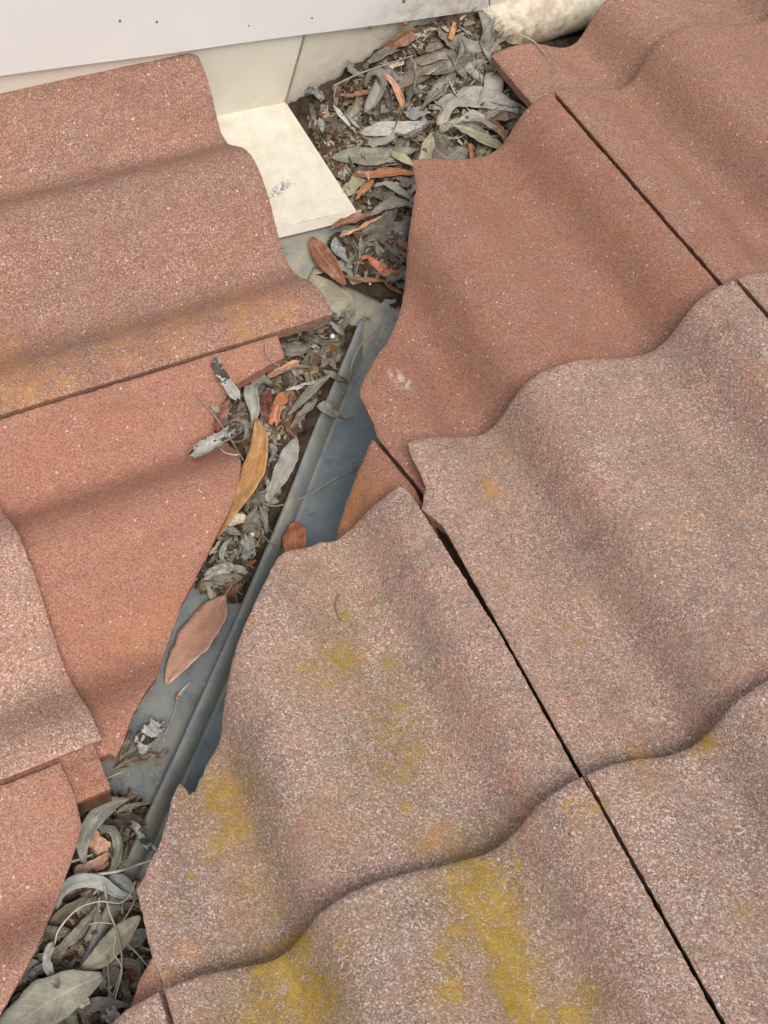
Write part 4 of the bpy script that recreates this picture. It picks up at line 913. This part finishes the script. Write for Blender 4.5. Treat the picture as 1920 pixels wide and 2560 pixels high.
# small grains
def grain(crp, x, y, r, label, lift=.010):
    P = hit(*crp(x, y), lift=lift); V, F = [], []
    for i in range(9):
        for j in range(12):
            a, bb = i / 8 * math.pi, j / 12 * 2 * math.pi; rr = r * (1 + .22 * noise.noise(Vector((math.sin(a) * math.cos(bb) * 2, math.sin(a) * math.sin(bb) * 2, math.cos(a) * 2 + x))))
            V.append(P + rr * np.array([math.sin(a) * math.cos(bb), math.sin(a) * math.sin(bb), math.cos(a)]))
    for i in range(8):
        for j in range(12): F.append([i * 12 + j, (i + 1) * 12 + j, (i + 1) * 12 + (j + 1) % 12, i * 12 + (j + 1) % 12])
    tag(mesh_obj('pebble', V, F, M_STONE, None, True, None, P), label, 'pebble')
grain(C4, 600, 1462, .0024, 'round white pebble in the litter near the rib head', .016)
grain(C6, 930, 452, .0022, 'small white knobbly pebble beside the rib below the forked leaves', .016)
grain(C4, 912, 1028, .0013, 'tiny white pebble on the metal under the narrow brown leaf', .002)

# ------------------------------------------------------------------ filler leaves (same look, same group) and fine litter
NAMES = {'g1': 'light grey', 'g2': 'grey', 'g3': 'dark grey', 'gb': 'grey brown', 'kd': 'dull khaki', 'w': 'whitish', 'br': 'rusty brown', 'bd': 'dark brown', (112, 104, 92): 'grey brown', (96, 86, 74): 'dark grey', (150, 144, 132): 'light grey'}
def scatter(n, region, cols, szr, label, group, liftr=(.000, .005)):
    k = 0; tries = 0
    while k < n and tries < n * 30:
        tries += 1
        px, py = region()
        P = hit(px, py, .0)
        b, z = debris_z(P[0], P[1])
        if z < b + .001: continue
        Ln = random.uniform(*szr); an = random.uniform(0, 6.28); lf = random.uniform(*liftr)
        d = np.array([math.cos(an), math.sin(an), random.uniform(-.25, .25)]) * Ln / 2; cv = np.array([-d[1], d[0], 0]) * random.uniform(-.5, .5)
        c = np.array([P[0], P[1], P[2] + lf]); pts = [c - d, c + cv + np.array([0, 0, random.uniform(0, .011)]), c + d]
        for q in pts: q[2] = max(q[2], H(q[0], q[1]) + .001)
        if any(q[1] > YW - .006 or (q[0] < XE2 + .010 and q[1] > YF - .012) for q in pts): continue
        col = random.choice(cols)
        word = NAMES.get(col, 'greyish'); szw = 'tiny' if Ln < szr[0] + .3 * (szr[1] - szr[0]) else ('small' if Ln < szr[0] + .68 * (szr[1] - szr[0]) else 'longer')
        leaf(pts, Ln * random.uniform(.12, .22), col, random.uniform(.6, 3.2) * random.choice((1, 1, -1)), roll=random.uniform(-1.1, 1.1), shape=random.choice(['leaf', 'leaf', 'torn', 'strip']), crumple=random.uniform(.8, 2.2),
             label=f'{szw} broken {word} leaf ' + label, group=group, rib=False, NL=11, NW=4); k += 1
def in_poly(P):
    P = np.array(P, float); lo, hi = P.min(0), P.max(0)
    def f():
        while True:
            q = rng.uniform(lo, hi)
            if inside(q[None], P)[0]: return q[0], q[1]
    return f
GREY = ['g2', 'g3', 'gb', 'gb', 'g3', 'g2', 'kd', (112, 104, 92), (96, 86, 74), 'g1', (150, 144, 132)]
heap = in_poly([(770,300),(850,215),(960,130),(1040,75),(1160,45),(1240,70),(1260,180),(1340,290),(1240,390),(1050,410),(1030,560),(1010,700),(880,680),(850,560),(880,520),(800,380)])
scatter(80, heap, GREY + ['br'], (.020, .058), 'among the heap in the wall corner', 'broken leaves heaped in the wall corner')
tang = in_poly([(690,850),(800,760),(880,790),(840,900),(760,1050),(700,1150),(650,1350),(600,1480),(520,1540),(490,1500),(560,1330),(640,1200),(600,1060),(540,1080),(560,960)])
scatter(58, tang, GREY + ['br'], (.014, .036), 'in the tangle left of the centre rib', 'broken leaves beside the centre rib')
low = in_poly([(190,1985),(280,1930),(330,1970),(370,2060),(400,2120),(345,2230),(370,2400),(320,2540),(20,2555),(60,2440),(160,2230),(215,2070)])
scatter(42, low, GREY + ['bd', 'bd'], (.014, .034), 'in the dark litter of the lower gutter', 'broken leaves in the lower gutter')

def stalks(n, region, label, group):
    k = 0
    while k < n:
        px, py = region(); P = hit(px, py, .006)
        if P[1] > YW - .02 or P[0] < XE2 + .02 and P[1] > YF - .02: continue
        a = random.uniform(0, 6.28); Ln = random.uniform(.02, .055); d = np.array([math.cos(a), math.sin(a), 0]) * Ln / 2; cv = np.array([-d[1], d[0], 0]) * random.uniform(-.5, .5)
        pts = [P - d, P - d * .3 + cv * .8, P + d * .4 + cv, P + d]
        for q in pts: q[2] = max(H(q[0], q[1]) + random.uniform(.004, .012), q[2])
        twig(pts, random.uniform(.0004, .0008), .0003, random.choice(['gb', 'k', 'c', 'bd', 'g2']), label, group=group); k += 1
stalks(12, heap, 'fine dry stalk among the broken leaves of the wall corner heap', 'fine stalks in the heap')
stalks(10, tang, 'fine dry stalk in the tangle left of the centre rib', 'fine stalks beside the rib')
stalks(9, low, 'fine dry stalk among the leaves of the lower gutter', 'fine stalks in the lower gutter')
def litter(name, n, regions, label, fz, sz=(.0014, .0075)):
    V, F = [], []
    for i in range(n):
        px, py = random.choice(regions)(); P = hit(px, py, 0.0); b, z = debris_z(P[0], P[1])
        if z < b - .001 or P[1] > YW - .004: continue
        Ln = random.uniform(*sz); wd = Ln * random.uniform(.12, .6); a = random.uniform(0, 6.28); ti = random.uniform(-.6, .6)
        d = np.array([math.cos(a), math.sin(a), ti]) * Ln; s = np.array([-math.sin(a), math.cos(a), random.uniform(-.6, .6)]) * wd; c = P + np.array([0, 0, random.uniform(.0003, .004)])
        k = len(V); bow = np.array([0, 0, Ln * .25])
        V += [c - d - s * .4, c - d + s * .5, c + s + bow, c - s + bow, c + d + s * .4, c + d - s * .3]
        F += [[k, k + 3, k + 2, k + 1], [k + 3, k + 5, k + 4, k + 2]]
    o = mesh_obj(name, V, F, fz, None, False); tag(o, label, 'litter', None, 'stuff')
b = NB('mixed_litter'); geo = b.n('NewGeometry'); ri = geo.outputs['Random Per Island']
cr = b.n('ValToRGB', {'Fac': ri}); e = cr.color_ramp; e.interpolation = 'CONSTANT'
for i, (p, c) in enumerate([(0, (96,82,68)), (.2, (126,114,98)), (.4, (72,58,46)), (.55, (150,142,128)), (.7, (110,80,56)), (.8, (84,72,60)), (.92, (176,168,154)), (.985, (140,96,66))]):
    el = e.elements[0] if i == 0 else (e.elements[1] if i == 1 else e.elements.new(p)); el.position = p; el.color = lin(*c)
M_LIT = b.out(cr.outputs[0], .85)
litter('leaf_litter', 3600, [heap], 'fine crumbled leaf litter in the heap by the wall', M_LIT)
litter('leaf_litter', 3800, [tang, low], 'fine crumbled leaf litter along the valley gutter', M_LIT)
# hairy roots at the head of the heap
V, F = [], []
for i in range(260):
    px, py = random.uniform(1030, 1290), 0; py = np.interp(px, [1030, 1160, 1290], [70, 35, 95]) + random.uniform(-8, 40)
    P = hit(px, py, .0); P[1] = min(P[1], YW - .004); a = random.uniform(0, 6.28); Ln = random.uniform(.006, .018); q = P.copy(); k0 = None
    for s in range(6):
        k = len(V); r = .00022; V += [q + (r, 0, 0), q + (-r, 0, r), q + (0, -r, -r)]
        if s:
            for j in range(3): F.append([k - 3 + j, k - 3 + (j + 1) % 3, k + (j + 1) % 3, k + j])
        a += random.uniform(-.6, .6); q = q + np.array([math.cos(a), math.sin(a) * .5, random.uniform(-.05, .75)]) * Ln / 5; q[1] = min(q[1], YW - .006)
o = mesh_obj('root_fibres', V, F, M_STALK, None, True); o.color = lin(96, 80, 60); tag(o, 'tuft of fine brown fibres at the top of the heap against the wall', 'fibres', None, 'stuff')
